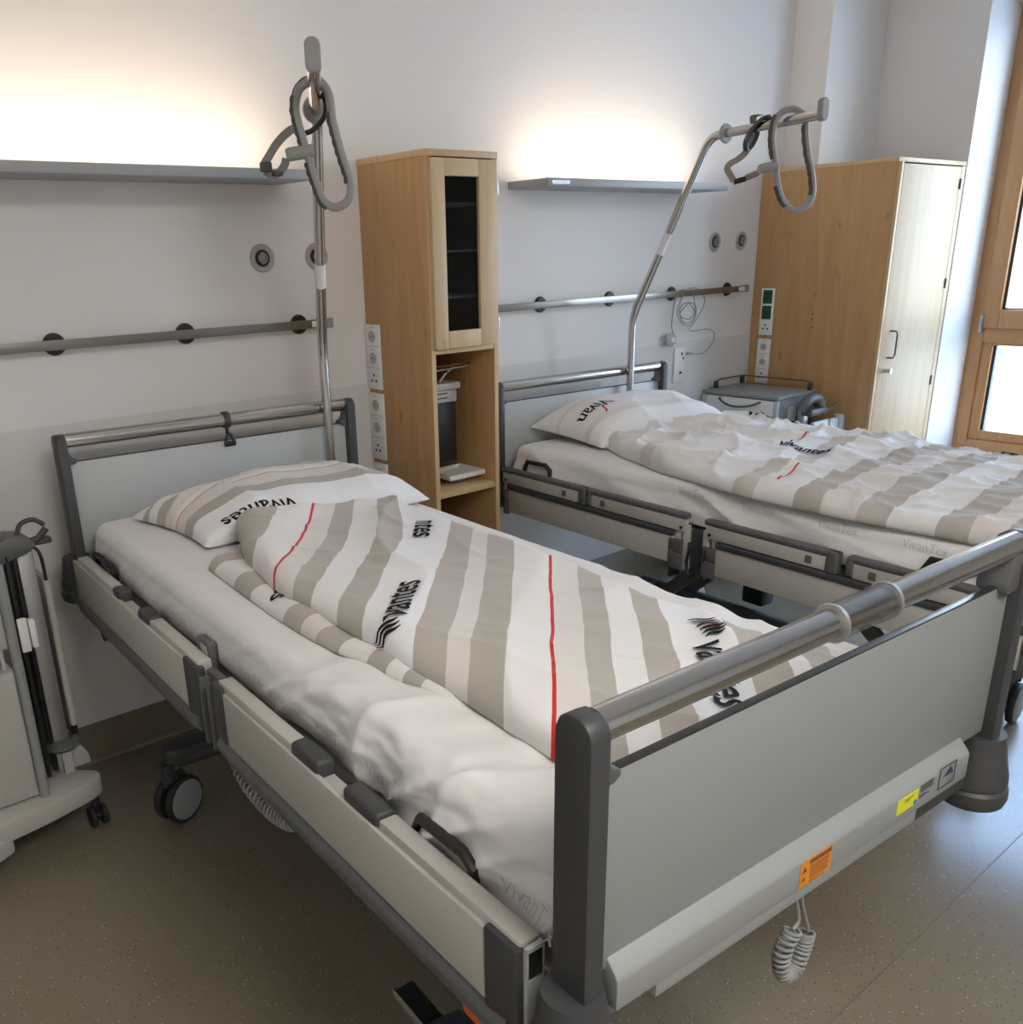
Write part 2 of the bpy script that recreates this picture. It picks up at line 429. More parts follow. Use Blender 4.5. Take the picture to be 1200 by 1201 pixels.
equip_rail(-1.6, .572, (-1.26, -.83, -.405, .023, .46), 'brushed steel equipment rail behind the near bed', True)
equip_rail(1.095, 3.20, (1.22, 1.686, 2.141, 2.606, 3.074), 'brushed steel equipment rail behind the far bed', False)

# round wall ports
def port(x, z, label, grp, r):
    t = thing('wall_port', label, 'wall fixture', (x, 0, z), 0, grp)
    R = Matrix.Rotation(PI/2, 4, 'X')
    m = MB(); m.lathe([(.028, 0), (r, 0), (r, .004), (r-.004, .008), (.032, .008), (.028, .005), (.028, 0)], 36, mtx=R); m.build('cover_ring', M['port'], t)
    m = MB(); m.lathe([(0, .001), (.028, .001), (.028, .0065), (.012, .0065), (.011, .002), (0, .002)], 28, mtx=R); m.build('socket_core', M['black'], t)
    m = MB(); m.lathe([(.0125, .006), (.017, .006), (.017, .014), (.0125, .014), (.0125, .006)], 28, mtx=R)
    for k in range(2):
        a = k*PI+PI/2; m.box(.019*math.cos(a)-.004 if False else -.006, .006, -.013, -.006, .016*(1 if k else -1)-.004, .016*(1 if k else -1)+.004, .001)
    m.build('lock_ring', M['grey_lt'], t)
    return t
G = 'round ports in the head wall'
port(.336, 1.652, 'round grey wall port left of the near trapeze pole', G, .047)
port(.557, 1.652, 'round grey wall port partly behind the near trapeze pole', G, .047)
port(2.942, 1.660, 'round grey wall port right of the far trapeze pole, left of a pair', G, .047)
port(3.173, 1.662, 'round grey wall port nearest the wardrobe, right of a pair', G, .047)

# ------------------------------------------------------------------ tall cabinet between the beds
def tall_cabinet():
    x0, x1, D, Hc = .755, 1.073, .3975, 1.975
    t = thing('tall_cabinet', 'narrow tall beech cabinet with glass door standing between the two beds', 'cabinet', (x0, 0, 0))
    W = x1-x0
    m = MB()
    m.box(0, .019, -D+.004, 0, 0, Hc-.022, .001)
    m.build('side_panel', M['wood'], t)
    m = MB(); m.box(W-.019, W, -D+.004, 0, 0, Hc-.022, .001); m.build('side_panel', M['wood'], t)
    m = MB(); m.box(-.002, W+.002, -D-.004, 0, Hc-.022, Hc, .0015); m.build('top_panel', M['wood_edge'], t)
    m = MB(); m.box(0, .019, -D, -D+.004, 0, Hc-.022); m.box(W-.019, W, -D, -D+.004, 0, Hc-.022); split_build(m, 'edge_band', M['wood_edge'], t)
    m = MB(); m.box(.019, W-.019, -.02, -.004, 1.33, Hc-.022); m.build('upper_back', M['dark_in'], t)
    m = MB(); m.box(.019, W-.019, -.02, -.004, .05, 1.33); m.build('lower_back', M['grey_md'], t)
    for z, nm in ((1.322, 'shelf'), (.795, 'shelf'), (.06, 'shelf')):
        m = MB(); m.box(.019, W-.019, -D+.002, -.02, z-.011, z+.011, .001); m.build(nm, M['wood_edge'], t)
    for z in (1.50, 1.655, 1.81):
        m = MB(); m.box(.022, W-.022, -D+.04, -.022, z-.004, z+.004, .001)
        part_label(m.build('glass_shelf', M['white_pl'], t), 'pale shelf edge behind the glass')
    # interior lining, dark
    m = MB(); m.box(.019, .021, -D+.03, -.02, 1.335, Hc-.024); m.box(W-.021, W-.019, -D+.03, -.02, 1.335, Hc-.024); split_build(m, 'inner_lining', M['dark_in'], t)
    # framed door
    dx0, dx1, dz0, dz1 = .010, W-.012, 1.330, 1.948
    fx0, fx1, fz0, fz1 = .069, .222, 1.389, 1.893
    m = MB(); y0, y1 = -D-.016, -D+.002
    m.box(dx0, fx0, y0, y1, dz0, dz1, .002); m.box(fx1, dx1, y0, y1, dz0, dz1, .002)
    m.box(fx0+.0006, fx1-.0006, y0, y1, dz0, fz0, .002); m.box(fx0+.0006, fx1-.0006, y0, y1, fz1, dz1, .002)
    d = m.build('door', M['wood_lit'], t); part_label(d, 'beech framed door in a painted lit tone with a tall glass pane')
    m = MB(); m.box(fx0-.004, fx1+.004, -D-.004, -D, fz0-.004, fz1+.004); part_label(m.build('pane', M['dk_glass'], d), 'dark glass pane')
    for z in (1.86, 1.40):
        m = MB(); m.cyl((W-.010, -D-.012, z-.022), (W-.010, -D-.012, z+.022), .005); m.box(W-.016, W-.004, -D-.014, -D-.006, z-.02, z+.02, .001)
        part_label(m.build('hinge', M['alu'], d), 'steel hinge')
    return t
tall_cabinet()

def schuko(m_ring, m_hole, y, z, X, r=.017):
    """round earthed socket on a plate whose face looks along -x"""
    R = Matrix.Translation((X, y, z)) @ Matrix.Rotation(-PI/2, 4, 'Y')
    m_ring.lathe([(r-.003, 0), (r, 0), (r, .0022), (r-.003, .0022), (r-.003, 0)], 26, mtx=R)
    m_ring.lathe([(0, 0), (r-.006, 0), (r-.006, .0008), (0, .0008)], 20, mtx=R)
    for k in (-1, 1): m_hole.box(X-.0016, X-.0006, y+k*.006-.002, y+k*.006+.002, z-.002, z+.002)
    m_hole.box(X-.0022, X-.0004, y-.0015, y+.0015, z-r+.001, z-r+.004); m_hole.box(X-.0022, X-.0004, y-.0015, y+.0015, z+r-.004, z+r-.001)

def strip(x, y0, y1, z0, z1, label, cat_green=0, n=2, grp=None):
    """vertical trunking plate on a side panel: two sockets and three small jacks"""
    yc = (y0+y1)/2; zc = (z0+z1)/2
    t = thing('socket_strip', label, 'socket', (x, yc, zc), 0, grp)
    hy = abs(y1-y0)/2; hz = (z1-z0)/2
    m = MB(); m.box(-.010, 0, -hy, hy, -hz, hz, .0025); m.build('cover_plate', M['white_pl'], t)
    mr, mh = MB(), MB(); cell = 2*hz/3
    cover = MB(); 
    for k in range(n):
        z = hz-cell*(k+.5)
        if cat_green: cover.box(-.0118, -.010, -hy*.72, hy*.72, z-cell*.46, z+cell*.40, .001)
        schuko(mr, mh, 0, z-.003, -.0122 if cat_green else -.0104, hy*.46)
        mh.box(-.0105, -.010, -hy*.3, hy*.3, z+cell*.36, z+cell*.375) if not cat_green else None
        mh.box(-.0103, -.010, -hy*.9, hy*.9, z-cell*.5, z-cell*.5+.0012)
    if n == 2:
        z = -hz+cell*.5
        for yy, zz in ((0, .013), (-.013, -.008), (.013, -.008)):
            mh.lathe([(0, 0), (.0052, 0), (.0052, .001), (0, .001)], 14, mtx=Matrix.Translation((-.0102, yy, z+zz)) @ Matrix.Rotation(-PI/2, 4, 'Y'))
    if n == 1: pass
    if cat_green: part_label(cover.build('green_cover', M['green'], t), 'dark green socket cover')
    else: cover.bm.free()
    mr.build('socket_ring', M['green'] if cat_green else M['cream2'], t); mh.build('socket_hole', M['black'], t)
    return t
SG = 'white socket strips on the cabinet side'
strip(.755, -.005, -.095, 1.165, 1.405, 'white socket strip on the narrow cabinet side, topmost of three', grp=SG)
strip(.755, -.005, -.097, .892, 1.150, 'white socket strip on the narrow cabinet side, middle of three', grp=SG)
t = thing('switch_plate', 'white switch plate on the narrow cabinet side just above the pillow', 'switch', (.755, -.052, .80), 0)
m = MB(); m.box(-.010, 0, -.046, .046, -.075, .075, .0025); m.build('cover_plate', M['white_pl'], t)
m = MB(); m.box(-.0135, -.010, -.022, .022, .015, .055, .002); m.build('rocker', M['cream2'], t)
m = MB(); m.box(-.0145, -.0135, -.008, .008, .034, .040); split_build(m, 'slot', M['black'], t)

# soap dispenser and tray inside the niche
t = thing('soap_dispenser', 'wall dispenser with lever and dark tank in the cabinet niche', 'dispenser', (.775, -.25, 1.0))
m = MB(); m.prism([(-.07, .125), (.10, .125), (.165, .150), (.165, .175), (.07, .188), (0, .192), (0, .125)][1:]+[(0, .125)], 'y', -.05, .05) if False else m.box(0, .195, -.05, .05, .165, .192, .008)
m.box(0, .178, -.045, .045, .118, .165, .006); m.build('head', M['cream2'], t)
m = MB(); m.box(.02, .13, -.046, -.0445, .135, .139); m.box(.02, .13, -.046, -.0445, .152, .156); split_build(m, 'slot', M['black'], t)
m = MB(); m.box(.0, .175, -.042, .042, -.11, .118, .008); part_label(m.build('tank', M['black'], t), 'dark glossy tank')
m = MB(); m.tube([(.02, -.03, .19), (.06, -.035, .235), (.255, -.04, .245), (.26, .04, .245), (.06, .035, .235), (.02, .03, .19)], .004, 8, smooth=4)
m.tube([(.13, 0, .192), (.155, 0, .215), (.20, 0, .243)], .006, 8); part_label(m.build('lever', M['chrome'], t), 'bent chrome lever')
m = MB(); m.cyl((.03, 0, -.11), (.03, 0, -.165), .012); m.build('spout', M['grey_md'], t)
t = thing('drip_tray', 'shallow white drip tray below the dispenser in the cabinet niche', 'tray', (.945, -.275, .831))
m = MB(); m.prism([(-.080, 0), (.08, 0), (.098, .018), (.094, .018), (.077, .004), (-.077, .004), (-.084, .018), (-.088, .018)], 'y', -.075, .075)
m.box(-.085, .094, -.078, -.074, .002, .019, .001); m.box(-.085, .094, .074, .078, .002, .019, .001)
m.build('tray_dish', M['white_pl'], t)
m = MB(); m.box(-.088, -.06, -.02, .02, .002, .012, .001); m.build('bracket', M['grey_lt'], t)
m = MB(); m.box(-.03, .03, -.03, .03, -.025, .001, .002); m.build('foot', M['grey_lt'], t)

# ------------------------------------------------------------------ wardrobe
def wardrobe():
    x0, W, D, Hw = 3.325, .705, .7163, 2.007
    t = thing('wardrobe', 'large beech wardrobe beside the window with a pale door', 'wardrobe', (x0, 0, 0))
    back = -.202    # front of the pillar it is fitted around
    m = MB(); m.box(0, .022, -D, -.002, .0, Hw-.02, .001); m.build('side_panel', M['wood'], t)
    m = MB(); m.box(W-.022, W, -D+.0, back-.002, .0, Hw-.02, .001); m.build('side_panel', M['wood_edge'], t)
    m = MB(); m.box(-.002, W+.004, -D-.004, back-.002, Hw-.02, Hw, .0015); m.box(-.002, .18, back-.002, -.002, Hw-.02, Hw, .0015); m.build('top_panel', M['wood_edge'], t)
    m = MB(); m.box(.022, W-.022, back-.02, back-.004, .08, Hw-.02); m.build('back_panel', M['wood_edge'], t)
    m = MB(); m.box(.02, W-.02, -D+.04, -D+.055, 0, .08); m.build('plinth', M['grey_md'], t)
    m = MB(); m.box(.022, W-.022, -D+.02, back-.02, .08, .1); m.build('shelf', M['wood_edge'], t)
    m = MB(); m.box(.002, .021, -D-.018, -D+.0, .02, Hw-.022, .002); m.build('edge_strip', M['wood_edge'], t)
    m = MB(); m.box(.024, W-.075, -D-.018, -D+.0, .09, Hw-.028, .0015)
    d = part_label(m.build('door', M['wood_lit'], t), 'wood-grain door in a painted lit tone')
    m = MB(); m.box(W-.072, W-.03, -D-.018, -D, .09, Hw-.028, .0015); m.build('filler_strip', M['wood_lit'], t)
    m = MB(); m.tube([(.102, -D-.018, 1.215), (.102, -D-.048, 1.215), (.110, -D-.052, 1.20), (.110, -D-.052, 1.10), (.102, -D-.048, 1.085), (.102, -D-.018, 1.085)], .0045, 10)
    part_label(m.build('handle', M['grey_md'], d), 'dark bow handle')
    m = MB(); m.cyl((.075, -D-.018, 1.023), (.075, -D-.030, 1.023), .012); m.box(.072, .078, -D-.060, -D-.030, 1.012, 1.034, .002)
    m.cyl((.075, -D-.055, 1.023), (.075, -D-.062, 1.023), .013); part_label(m.build('lock', M['chrome'], d), 'chrome lock with key')
    for z in (1.90, 1.42, .92, .3):
        m = MB(); m.cyl((W-.0735, -D-.020, z-.025), (W-.0735, -D-.020, z+.025), .006); m.build('hinge', M['grey_md'], d)
    m = MB()
    for y, z in ((-.365, 1.292), (-.363, 1.269), (-.366, 1.225)): m.lathe([(0, 0), (.004, 0), (.004, .001), (0, .001)], 10, mtx=Matrix.Translation((0, y, z)) @ Matrix.Rotation(-PI/2, 4, 'Y'))
    split_build(m, 'drill_hole', M['black'], t)
    return t
wardrobe()
strip(3.325, -.060, -.138, 1.176, 1.418, 'socket strip with two green sockets on the wardrobe side', cat_green=1)
strip(3.325, -.060, -.138, .918, 1.156, 'all-white socket strip on the wardrobe side below the green sockets')

# wall socket with plug and call button
t = thing('wall_outlet', 'tall white data outlet on the wall beside the far bed locker', 'socket', (2.69, 0, 1.07))
m = MB(); m.box(-.043, .043, -.016, -.004, -.088, .088, .003); m.build('cover_plate', M['white_pl'], t)
m = MB(); m.box(.008, .020, -.0168, -.016, .048, .062); m.box(-.002, .020, -.0168, -.016, -.045, -.034); m.box(.02, .03, -.0168, -.016, .026, .038); split_build(m, 'jack', M['black'], t)
t = thing('call_button', 'grey round nurse call button hanging on a coiled cord from the wall rail', 'call button', (2.588, -.03, 1.205))
ox, oz = 2.588, 1.205
def rel(L, y=0): return [(x-ox, y, z-oz) for x, z in L]
m = MB(); m.lathe([(0, -.012), (.030, -.012), (.036, -.004), (.036, .004), (.028, .012), (.010, .015), (0, .015)], 32, mtx=Matrix.Rotation(PI/2, 4, 'X')); bt = m.build('button_body', M['cream2'], t)
m = MB(); m.lathe([(0, .014), (.014, .014), (.012, .018), (0, .018)], 20, mtx=Matrix.Rotation(PI/2, 4, 'X')); m.build('push_button', M['white_pl'], t)
m = MB()
m.tube(rel([(2.64, 1.441), (2.60, 1.437), (2.575, 1.398), (2.561, 1.324), (2.560, 1.27), (2.575, 1.236)], -.022), .0028, 8, smooth=4)
c2 = [(2.646, 1.444), (2.62, 1.388), (2.596, 1.349), (2.599, 1.315), (2.636, 1.281), (2.695, 1.267), (2.734, 1.285), (2.748, 1.326), (2.733, 1.362), (2.684, 1.379), (2.639, 1.374), (2.615, 1.347), (2.630, 1.312), (2.691, 1.300), (2.730, 1.327), (2.722, 1.350), (2.690, 1.375), (2.650, 1.360), (2.610, 1.330), (2.640, 1.290), (2.70, 1.280), (2.742, 1.310), (2.73, 1.36), (2.718, 1.395), (2.698, 1.444)]
m.tube([(x-ox, -.026+.004*math.sin(i*1.3), z-oz) for i, (x, z) in enumerate(c2)], .0026, 8, smooth=5)
c4 = [(2.698, 1.444), (2.735, 1.446), (2.771, 1.442), (2.821, 1.419), (2.844, 1.376), (2.819, 1.329), (2.765, 1.276), (2.727, 1.244), (2.781, 1.234), (2.865, 1.237), (2.928, 1.226), (2.95, 1.199), (2.93, 1.157), (2.866, 1.118), (2.806, 1.115), (2.765, 1.122)]
m.tube(rel(c4, -.004), .0024, 8, smooth=4); m.build('cord', M['grey_lt'], t)
m = MB(); m.box(2.735-ox, 2.775-ox, .004, .013, 1.117-oz, 1.129-oz, .002); m.build('plug', M['grey_lt'], t)

# ------------------------------------------------------------------ hospital beds
A = -.06839
L = 2.2475
def caster(parent, u, v, ang, name='caster'):
    """twin-wheel castor with horn; the wheel touches z=0"""
    r = .075
    o = bpy.data.objects.new(name, None); C.objects.link(o); o.parent = parent; o.location = (u, v, 0); o.rotation_euler = (0, 0, ang)
    m = MB()
    for s_ in (-1, 1):
        R = Matrix.Translation((0, s_*.024, r)) @ Matrix.Rotation(-s_*PI/2, 4, 'X')
        m.lathe([(.064, -.014), (r-.004, -.013), (r, -.006), (r, .006), (r-.004, .012), (.064, .012)], 40, mtx=R)
    split_build(m, 'tyre', M['rubber'], o)
    m = MB()
    for s_ in (-1, 1):
        R = Matrix.Translation((0, s_*.024, r)) @ Matrix.Rotation(-s_*PI/2, 4, 'X')
        m.lathe([(0, -.013), (.064, -.013), (.064, .012), (.058, .016), (.02, .017), (0, .018)], 40, mtx=R)
    split_build(m, 'wheel_cover', M['grey_lt'], o)
    m = MB(); m.cyl((0, 0, r), (0, 0, .16), .018); m.cyl((.03, 0, .15), (.03, 0, .21), .022); m.box(-.03, .05, -.010, .010, .13, .165, .006)
    m.build('horn', M['grey_dk'], o)
    return o

def rail_pad(t, u0, u1, v0, v1, z0, z1, m_='grey_dk', nm='rail_grip'):
    m = MB(); m.box(u0, u1, v1, v0, z0, z1, .009, 3); return m.build(nm, M[m_], t)

def side_rail_a(t, s):
    """plain cream side rails of the near bed; s=-1 left, +1 right"""
    def U(a, b): return (min(s*a, s*b), max(s*a, s*b))
    for (va, vb, caps) in ((-.03, -1.076, 0), (-1.150, -2.170, 1)):
        if caps: p0, p1 = -1.208, -2.098
        else: p0, p1 = -.048, -.985
        pr = MB(); pr.box(*U(.512, .524), p1+.002, p0-.002, .684, .806, .003)
        o = pr.build('rail_panel', M['cream'], t)
        # grey surround: end caps and rounded lower edge
        m = MB()
        capz = .815
        if caps:
            m.box(*U(.505, .5265), -1.208, -1.150, .650, capz, .006); m.box(*U(.505, .5265), -2.170, -2.098, .655, capz, .006)
        else:
            m.box(*U(.505, .5265), -1.076, -.985, .655, capz, .006); m.box(*U(.505, .522), -.048, -.030, .66, .80, .004)
        split_build(m, 'rail_end_cap', M['grey_dk'], t)
        m = MB(); vv0, vv1 = (va-.02, vb+.02)
        m.tube([(s*.514, vv0+.0, .672), (s*.514, vv0-.05, .662), (s*.514, vv1+.05, .662), (s*.514, vv1, .672)], .022, 12); m.build('rail_edge', M['grey_md'], t)
        # inner extruded core
        m = MB(); m.box(*U(.484, .511), vb+.004, va-.004, .665, .797, .003); m.build('rail_core', M['cream2'], t)
    z1, z0 = .822, .800
    U0, U1 = U(.483, .5165)
    for (a, b) in ((-.085, -.438), (-.737, -1.060), (-1.172, -1.512), (-1.818, -2.165)):
        m = MB(); m.box(U0, U1, b, a, z0-.006, z1, .005); m.build('rail_top_bar', M['cream'], t)
    for (a, b) in ((-.440, -.500), (-.650, -.735), (-1.514, -1.618), (-1.706, -1.816)):
        rail_pad(t, U0-.002, U1+.003, a, b, z0-.030, z1+.007)
    # junction brackets
    m = MB(); m.box(*U(.486, .506), -1.150, -1.080, .70, .812, .004); m.box(*U(.500, .530), -1.100, -1.086, .640, .80, .004); m.box(*U(.500, .530), -1.142, -1.128, .64, .80, .004)
    split_build(m, 'rail_bracket', M['grey_md'], t)
    m = MB(); m.box(*U(.488, .512), -2.1765, -2.170, .770, .812, .001); m.build('rail_slot', M['black'], t)
    m = MB(); m.box(*U(.486, .516), -2.1775, -2.170, .812, .820, .001); m.box(*U(.486, .516), -2.1775, -2.170, .60, .768, .001); m.box(*U(.486, .489), -2.1775, -2.170, .768, .812); m.box(*U(.513, .516), -2.1775, -2.170, .768, .812)
    m.box(*U(.484, .518), -2.170, -2.13, .60, .70, .003)
    m.build('rail_end_profile', M['cream2'], t)

def side_rail_b(t, s):
    """padded two-row side rails of the far bed (absolute heights)"""
    def U(a, b): return (min(s*a, s*b), max(s*a, s*b))
    for (a, b, sq) in ((-.059, -.566, -.443), (-.573, -1.052, -.654), (-1.126, -1.614, -1.517), (-1.640, -2.15, -1.721)):
        m = MB(); m.box(*U(.490, .522), b, a, .782, .803, .008, 3)
        # rounded grip end
        if abs(a-sq) < abs(b-sq): m.box(*U(.492, .524), a-.022, a, .742, .803, .008, 3)
        else: m.box(*U(.492, .524), b, b+.04, .735, .803, .008, 3)
        m.build('rail_grip', M['grey_md'], t)
        e0, e1 = (a-.020, b+.006) if abs(a-sq) < abs(b-sq) else (a-.006, b+.04)
        m = MB(); m.box(*U(.497, .518), e1, e0, .738, .786, .003); fc = m.build('rail_face', M['cream'], t)
        m = MB(); m.box(*U(.515, .5205), sq-.011, sq+.011, .749, .772, .002); m.build('release_button', M['grey_md'], fc)
    for (a, b) in ((-.098, -.995), (-1.178, -2.13)):
        m = MB(); m.box(*U(.499, .516), b+.0, a-.0, .615, .716, .003); m.build('rail_panel', M['cream'], t)
        m = MB(); m.box(*U(.494, .523), b-.002, a+.002, .712, .735, .007, 3); m.build('rail_lip', M['grey_dk'], t)
    m = MB()
    for v in (-.075, -1.008, -1.042, -1.128, -1.165, -2.14): m.box(*U(.492, .508), v-.012, v+.012, .60, .76, .002)
    split_build(m, 'rail_post', M['cream'], t)
    m = MB()
    for v0, v1 in ((-.092, -.070), (-1.035, -.978), (-1.178, -1.125), (-2.16, -2.13)):
        m.box(*U(.500, .520), min(v0, v1), max(v0, v1), .603, .66, .003); m.box(*U(.500, .520), min(v0, v1), max(v0, v1), .663, .706, .003)
    split_build(m, 'rail_bumper', M['grey_md'], t)
    m = MB(); m.box(*U(.470, .495), -1.12, -1.055, .62, .745, .004); split_build(m, 'rail_bracket', M['grey_dk'], t)
    for v in (-1.066, -1.135):
        m = MB(); m.tube([(s*.512, v, .705), (s*.520, v-.006, .68), (s*.514, v+.006, .64), (s*.516, v, .60), (s*.516, v-.014, .588), (s*.516, v-.026, .596)], .005, 8, smooth=4); m.build('hook', M['black'], t)
    m = MB()
    for v in (-.085, -1.03, -1.15): m.cyl((s*.515, v, .752), (s*.520, v, .752), .006)
    split_build(m, 'bolt', M['black'], t)

def make_bed(O, dz, style, label):
    t = thing('hospital_bed', label, 'bed', (O[0], O[1], 0), A)
    # --- end boards
    for vv, sg, which in ((0, 1, 'head'), (-L, -1, 'foot')):
        vi = vv
        for s in (-1, 1):
            m = MB()
            # post: chamfered column, leaning over a touch at the top
            zb, zt = .795+dz, 1.176+dz
            lo = min(s*.476, s*.508); hi = max(s*.476, s*.508)
            yo0, yo1 = (vi-.023, vi+.052) if which == 'foot' else (vi-.040, vi+.030)
            zc = 1.153+dz; f_ = -1 if which == 'foot' else 1
            arc_ = [(vi+f_*.026*math.cos(a), zc+.026*math.sin(a)) for a in [PI/2*i/8 for i in range(9)]]
            bk = (vi-f_*.034); prof_ = [(vi+f_*.026, zb)]+arc_+[(vi-f_*.014, zc+.025), (bk+f_*.007, zc+.017), (bk, zc+.002), (bk, zb)]
            m.prism(prof_, 'x', lo, hi, .0045, True)
            p = m.build('end_post', M['grey_dk'], t)
            m = MB()   # inner moulded corner under the rail
            x_ = s*.477
            if s == 1 and which == 'foot': m.prism([(x_, 1.085+dz), (x_, 1.15+dz), (x_-.03, 1.15+dz), (x_-.046, 1.10+dz), (x_-.045, 1.088+dz), (x_-.03, 1.080+dz)], 'y', vi-.020, vi+.03, .004)
            else: m.prism([(x_, 1.086+dz), (x_, 1.145+dz), (x_-s*.004, 1.125+dz), (x_-s*.009, 1.113+dz), (x_-s*.016, 1.106+dz), (x_-s*.022, 1.104+dz), (x_-s*.026, 1.100+dz), (x_-s*.025, 1.093+dz), (x_-s*.014, 1.087+dz)], 'y', vi-.018, vi+.018, .002)
            m.build('corner_moulding', M['grey_md'], p)
            m = MB()   # flared bumper boot
            cx = s*.492; cy = (yo0+yo1)/2
            cy2 = cy+ (-.012 if which == 'foot' else .012)
            b = [(.0, .655), (.040, .655), (.056, .664), (.060, .678), (.059, .694), (.053, .7), (.056, .704), (.055, .72), (.047, .755), (.040, .80), (0, .80)]
            m.lathe([(r, z+dz) for r, z in b], 28, mtx=Matrix.Translation((cx+s*.008, cy2, 0)))
            m.build('corner_bumper', M['grey_dk'], t)
        m = MB(); m.cyl((-.479, vi, 1.158+dz), (.479, vi, 1.158+dz), .0215, seg=28); part_label(m.build('hand_rail', M['steel'], t), 'polished steel rail')
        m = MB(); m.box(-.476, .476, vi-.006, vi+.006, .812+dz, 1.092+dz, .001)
        pn = m.build('end_panel', M['laminate' if which == 'foot' else 'laminate_lit'], t)
        m = MB(); m.box(-.476, .476, vi-.0065, vi+.0065, 1.0925+dz, 1.0955+dz, .0008); split_build(m, 'edge_band', M['black_edge'], pn)
        if which == 'head':
            m = MB(); m.box(-.45, .45, vi-.015, vi+.015, .74+dz, .80+dz, .004); m.build('cross_bar', M['grey_md'], t)
    vi = -L
    # --- foot-end cream beam
    m = MB(); m.prism([(vi-.026, .757+dz), (vi-.026, .803+dz), (vi-.022, .810+dz), (vi-.002, .832+dz), (vi+.03, .832+dz), (vi+.03, .757+dz)], 'x', -.452, .40, .003)
    bm_ = part_label(m.build('foot_beam', M['beam'], t), 'pale grey beam')
    m = MB(); m.box(-.37, .262, vi-.018, vi+.03, .722+dz, .7565+dz, .005); m.box(-.452, -.37, vi-.006, vi+.03, .73+dz, .757+dz, .003); m.build('lower_lip', M['beam'], bm_)
    m = MB(); m.box(.264, .44, vi-.012, vi+.03, .712+dz, .756+dz, .006); m.build('beam_end', M['grey_dk'], bm_)
    m = MB(); m.box(-.45, .45, vi+.01, vi+.045, .80+dz, .85+dz, .003); m.build('beam_shadow_gap', M['grey_dk'], bm_)
    if style == 'a':
        Y = vi-.0268
        m = MB(); m.box(-.080, -.003, Y, Y+.001, .758+dz, .802+dz)
        st = part_label(m.build('warning_sticker', M['orange'], t), 'orange warning sticker with small print')
        m = MB()
        m.box(-.058, -.005, Y-.0004, Y, .7925+dz, .7995+dz)
        for k in range(6): m.box(-.056, -.008-.006*random.random(), Y-.0004, Y, .787-.0042*k+dz, .7887-.0042*k+dz)
        m.box(-.056, -.020, Y-.0004, Y, .7605+dz, .762+dz)
        m.prism([(-.076, .783+dz), (-.064, .783+dz), (-.070, .793+dz)], 'y', Y-.0004, Y); m.prism([(-.076, .768+dz), (-.066, .768+dz), (-.070, .776+dz)], 'y', Y-.0004, Y)
        m.build('print', M['ink_br'], st, smooth=0)
        m = MB(); m.box(.174, .236, Y, Y+.001, .774+dz, .801+dz); st = part_label(m.build('inventory_sticker', M['yellow'], t), 'yellow sticker with a blue dot')
        m = MB(); m.box(.196, .222, Y-.0004, Y, .794+dz, .7955+dz); m.box(.196, .212, Y-.0004, Y, .790+dz, .7912+dz); m.build('print', M['ink'], st)
        m = MB(); m.cyl((.229, Y-.0005, .779+dz), (.229, Y, .779+dz), .0045); m.build('dot', M['blue'], st)
        m = MB(); m.box(.243, .281, Y-.0002, Y+.001, .790+dz, .803+dz); m.box(.243, .258, Y-.0002, Y+.001, .779+dz, .785+dz); m.box(.26, .272, Y-.0002, Y+.001, .781+dz, .783+dz)
        part_label(m.build('type_label', M['grey_md'], t), 'small grey printed label')
        m = MB(); m.box(.300, .352, Y, Y+.001, .771+dz, .812+dz, .0004); m2 = part_label(m.build('maker_badge', M['silver'], t), 'silver badge with a dark peaked mark')
        m = MB(); m.prism([(.312, .791+dz), (.345, .791+dz), (.339, .8+dz), (.332, .807+dz), (.326, .80+dz)], 'y', Y-.0004, Y); m.build('print', M['navy'], m2)
        m = MB(); 
        for a_, b_ in ((.300, .302), (.350, .352)): m.box(a_, b_, Y-.0006, Y, .771+dz, .812+dz)
        m.box(.300, .352, Y-.0006, Y, .771+dz, .773+dz); m.box(.300, .352, Y-.0006, Y, .810+dz, .812+dz); m.build('frame', M['grey_dk'], m2)
        # clear sleeve on the foot rail
        m = MB()
        m.tube([(-.035, vi, 1.158+dz), (.095, vi, 1.158+dz)], .0265, 24); sl = part_label(m.build('rail_sleeve', M['clear'], t), 'clear plastic sleeve around the foot rail')
        m = MB()
        for x in (-.035, .095): m.lathe([(.0225, -.003), (.0275, -.003), (.0285, 0), (.0275, .003), (.0225, .003), (.0225, -.003)], 24, mtx=Matrix.Translation((x, vi, 1.158+dz)) @ Matrix.Rotation(PI/2, 4, 'Y'))
        split_build(m, 'sleeve_ring', M['alu_matt'], sl)
    if style == 'a':      # the raised bed stands a touch higher at its far foot corner
        for o in list(bpy.data.objects):
            r_ = o.parent.parent if (o.parent and o.parent.parent) else o.parent
            if o.type == 'MESH' and r_ == t and o.data.vertices[0].co.y < -1.5:
                for v in o.data.vertices: v.co.z += .013*(v.co.x+.47)/.94
    # --- lying-surface frame
    m = MB()
    for s in (-1, 1): m.box(min(s*.40, s*.44), max(s*.40, s*.44), -2.19, -.05, .715+dz, .765+dz, .004)
    for v in (-.1, -.6, -1.1, -1.6, -2.12): m.box(-.44, .44, v-.02, v+.02, .72+dz, .76+dz, .004)
    m.build('deck_frame', M['cream2'], t)
    m = MB()
    for (a, b) in ((-.06, -.80), (-.82, -1.05), (-1.07, -1.45), (-1.47, -2.15)): m.box(-.42, .42, b, a, .765+dz, .774+dz, .003)
    m.build('mattress_deck', M['grey_md'], t)
